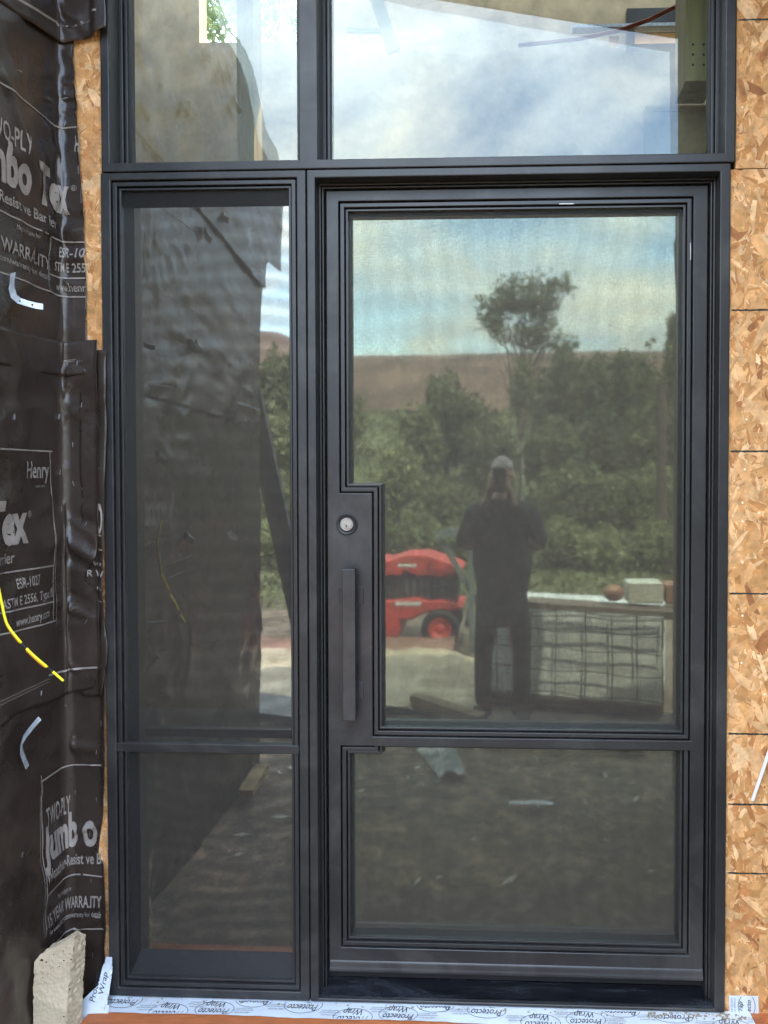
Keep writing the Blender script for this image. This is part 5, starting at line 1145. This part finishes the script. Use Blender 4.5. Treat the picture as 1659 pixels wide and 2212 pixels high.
# ------------------------------------------------------------------ the person with the phone
YQ = -2.22
def skin(name, nodes, edges, mt, par, voxel=0.007, extra=None, sub=1):
    me = bpy.data.meshes.new(name); me.from_pydata([n[0] for n in nodes], edges, []); o = bpy.data.objects.new(name, me); C.objects.link(o)
    md = o.modifiers.new('s', 'SKIN'); md.use_smooth_shade = True; sv_ = me.skin_vertices[0].data
    for i, n in enumerate(nodes): sv_[i].radius = (n[1], n[2] if len(n) > 2 else n[1])
    sv_[0].use_root = True
    ms = o.modifiers.new('u', 'SUBSURF'); ms.levels = sub; ms.render_levels = sub
    dg = bpy.context.evaluated_depsgraph_get(); dg.update(); m1 = bpy.data.meshes.new_from_object(o.evaluated_get(dg)); bpy.data.objects.remove(o)
    bm = bmesh.new(); bm.from_mesh(m1)
    if extra: extra(bm)
    m2 = bpy.data.meshes.new(name); bm.to_mesh(m2); bm.free(); o = bpy.data.objects.new(name, m2); C.objects.link(o)
    r = o.modifiers.new('r', 'REMESH'); r.mode = 'VOXEL'; r.voxel_size = voxel; r.use_smooth_shade = True
    dg = bpy.context.evaluated_depsgraph_get(); dg.update(); m3 = bpy.data.meshes.new_from_object(o.evaluated_get(dg)); bpy.data.objects.remove(o)
    m3.name = name; m3.materials.clear(); o = bpy.data.objects.new(name, m3); C.objects.link(o); m3.materials.append(mt)
    for p in m3.polygons: p.use_smooth = True
    if par: o.parent = par
    return o
def V3(x, y, z): return Vector((x, YQ + y, z))
skinm = mat('skin', (0.45, 0.26, 0.18), 0.5); 
nodes = []; edges = []
def nd_(p, r, r2=None, frm=None):
    nodes.append((p, r, r2 or r)); i = len(nodes) - 1
    if frm is not None: edges.append((frm, i))
    return i
pel = nd_(V3(0, -0.02, 0.86), 0.13, 0.10); ab = nd_(V3(0, -0.01, 1.02), 0.125, 0.095, pel); ch = nd_(V3(0, 0, 1.2), 0.145, 0.10, ab); ck = nd_(V3(0, -0.01, 1.33), 0.10, 0.075, ch); nk = nd_(V3(0, 0.0, 1.405), 0.055, 0.055, ck); nh = nd_(V3(0, 0.01, 1.47), 0.052, 0.052, nk)
for sx in (-1, 1):
    hip = nd_(V3(sx * 0.085, -0.02, 0.80), 0.09, 0.09, pel); kn = nd_(V3(sx * (0.115 if sx < 0 else 0.105), 0.0, 0.46), 0.058, 0.058, hip); an_ = nd_(V3(sx * 0.12, -0.03, 0.09), 0.038, 0.038, kn); toe = nd_(V3(sx * 0.130, 0.05, 0.04), 0.022, 0.018, an_)
    sh = nd_(V3(sx * 0.165, 0.0, 1.315), 0.052, 0.052, ck); el = nd_(V3(sx * 0.225, 0.06, 1.075), 0.043, 0.043, sh); hx = -0.072 if sx < 0 else 0.034; wrs = nd_(V3(hx + sx * 0.030, 0.098, 1.385), 0.026, 0.026, el); pm = nd_(V3(hx + sx * 0.006, 0.118, 1.455), 0.030, 0.015, wrs)
    for q in range(4):
        z = 1.470 + q * 0.018 ; f1 = nd_(V3(hx + sx * 0.004, 0.130, z), 0.0092, 0.0092, pm); f2 = nd_(V3(hx + sx * 0.001, 0.150, z + 0.003), 0.0082, 0.0082, f1); f3 = nd_(V3(hx - sx * (0.014 + 0.003 * (q % 2)), 0.1575 if q < 3 else 0.154, z + 0.004), 0.0070, 0.0070, f2)
    th1 = nd_(V3(hx - sx * 0.006, 0.112, 1.475), 0.011, 0.011, pm); th2 = nd_(V3(hx - sx * 0.022, 0.130, 1.505), 0.0095, 0.0095, th1)
def headgeo(bm):
    b2 = bmesh.new(); bmesh.ops.create_uvsphere(b2, u_segments=32, v_segments=24, radius=1)
    def feature(p):
        q = Vector((p.x * 0.076, p.y * 0.094, p.z * 0.118))
        if q.z < 0: q.x *= 1 + q.z * 2.6; q.y *= 1 + q.z * 1.2
        return q
    base = V3(0, 0.0, 1.545); vm = {v: bm.verts.new(base + feature(v.co)) for v in b2.verts}
    for f_ in b2.faces: bm.faces.new([vm[v] for v in f_.verts])
    b2.free()
    def ell(c_, rx, ry, rz):
        b3 = bmesh.new(); bmesh.ops.create_icosphere(b3, subdivisions=2, radius=1); vm = {v: bm.verts.new(c_ + Vector((v.co.x * rx, v.co.y * ry, v.co.z * rz))) for v in b3.verts}
        for f_ in b3.faces: bm.faces.new([vm[v] for v in f_.verts])
        b3.free()
    ell(base + Vector((0, 0.094, -0.012)), 0.013, 0.02, 0.028); ell(base + Vector((0, 0.084, -0.062)), 0.024, 0.012, 0.008); ell(base + Vector((0, 0.082, 0.022)), 0.045, 0.012, 0.009)
    for s_ in (-1, 1): ell(base + Vector((s_ * 0.076, -0.005, -0.01)), 0.010, 0.018, 0.032); ell(base + Vector((s_ * 0.031, 0.078, 0.004)), 0.013, 0.01, 0.009)
body = skin('person', nodes, edges, skinm, None, 0.006, headgeo)
tag(body, 'person in a long dark jacket photographing the door, seen only in its reflection', 'person')
# hair cap
def hair(bm):
    pass
b = bmesh.new(); bmesh.ops.create_uvsphere(b, u_segments=32, v_segments=20, radius=1)
bmesh.ops.delete(b, geom=[v for v in b.verts if v.co.z < (0.28 if v.co.y > 0 else -0.25)], context='VERTS')
for v in b.verts: v.co = V3(0, 0, 1.545) + Vector((v.co.x * 0.081, v.co.y * 0.099, v.co.z * 0.124)) + v.co * 0.003 * noise.noise(v.co * 9)
o = obj('hair', b, mat('short_grey_hair', (0.48, 0.40, 0.38), 0.7, bump=0.4, bscale=200), body, smooth=True); md = o.modifiers.new('t', 'SOLIDIFY'); md.thickness = 0.006
# jacket
nodes = []; edges = []
pel = nd_(V3(0, -0.02, 0.80), 0.215, 0.15); lo_ = nd_(V3(0.006, -0.015, 0.60), 0.245, 0.15, pel); ab = nd_(V3(0, -0.01, 1.0), 0.205, 0.145, pel); ch = nd_(V3(0, 0, 1.18), 0.21, 0.145, ab); ck = nd_(V3(0, -0.01, 1.32), 0.13, 0.10, ch); nk = nd_(V3(0, -0.005, 1.42), 0.082, 0.078, ck)
for sx in (-1, 1):
    sh = nd_(V3(sx * 0.17, 0.0, 1.29), 0.09, 0.085, ck); el = nd_(V3(sx * 0.238, 0.05, 1.09), 0.085, 0.08, sh); hx = -0.072 if sx < 0 else 0.034; wrs = nd_(V3(hx + sx * 0.034, 0.094, 1.375), 0.043, 0.043, el)
jm = mat('dark_jacket_cloth', (0.012, 0.0115, 0.013), 0.9, nscale=12, namt=0.3, bump=0.3, bscale=25)
jk = skin('jacket', nodes, edges, jm, body, 0.010)
nodes = []; edges = []
pel = nd_(V3(0, -0.02, 0.80), 0.15, 0.12)
for sx in (-1, 1):
    hip = nd_(V3(sx * 0.095, -0.02, 0.70), 0.09, 0.09, pel); kn = nd_(V3(sx * 0.118, 0.0, 0.46), 0.066, 0.066, hip); an_ = nd_(V3(sx * 0.125, -0.03, 0.065), 0.058, 0.058, kn)
skin('trousers', nodes, edges, mat('dark_trousers_cloth', (0.010, 0.010, 0.012), 0.9), body, 0.010)
for sx in (-1, 1):
    nodes = []; edges = []; a_ = nd_(V3(sx * 0.122, -0.035, 0.105), 0.064, 0.064); h_ = nd_(V3(sx * 0.122, -0.07, 0.035), 0.045, 0.038, a_); m_ = nd_(V3(sx * 0.130, 0.06, 0.035), 0.048, 0.036, a_); t_ = nd_(V3(sx * 0.137, 0.135, 0.028), 0.042, 0.028, m_)
    skin('boot', nodes, edges, mat('brown_work_boot', (0.02, 0.016, 0.013), 0.7), body, 0.007)
# the phone held upright just behind the camera position
ph = thing('phone', 'phone held up in both hands by the mirrored person', 'phone', (0.0, -2.068, 1.45))
b = bmesh.new(); box(b, -0.058, 0.020, -2.0725, -2.0655, 1.443, 1.592) ; bevel(obj('phone_body', b, mat('dark_phone_metal', (0.03, 0.03, 0.035), 0.3)  , ph), 0.003, 3)
b = bmesh.new(); box(b, -0.024, 0.014, -2.0652, -2.0635, 1.548, 1.586); bevel(obj('camera_bump', b, mat('phone_camera_glass', (0.02, 0.02, 0.02), 0.1), ph), 0.001)
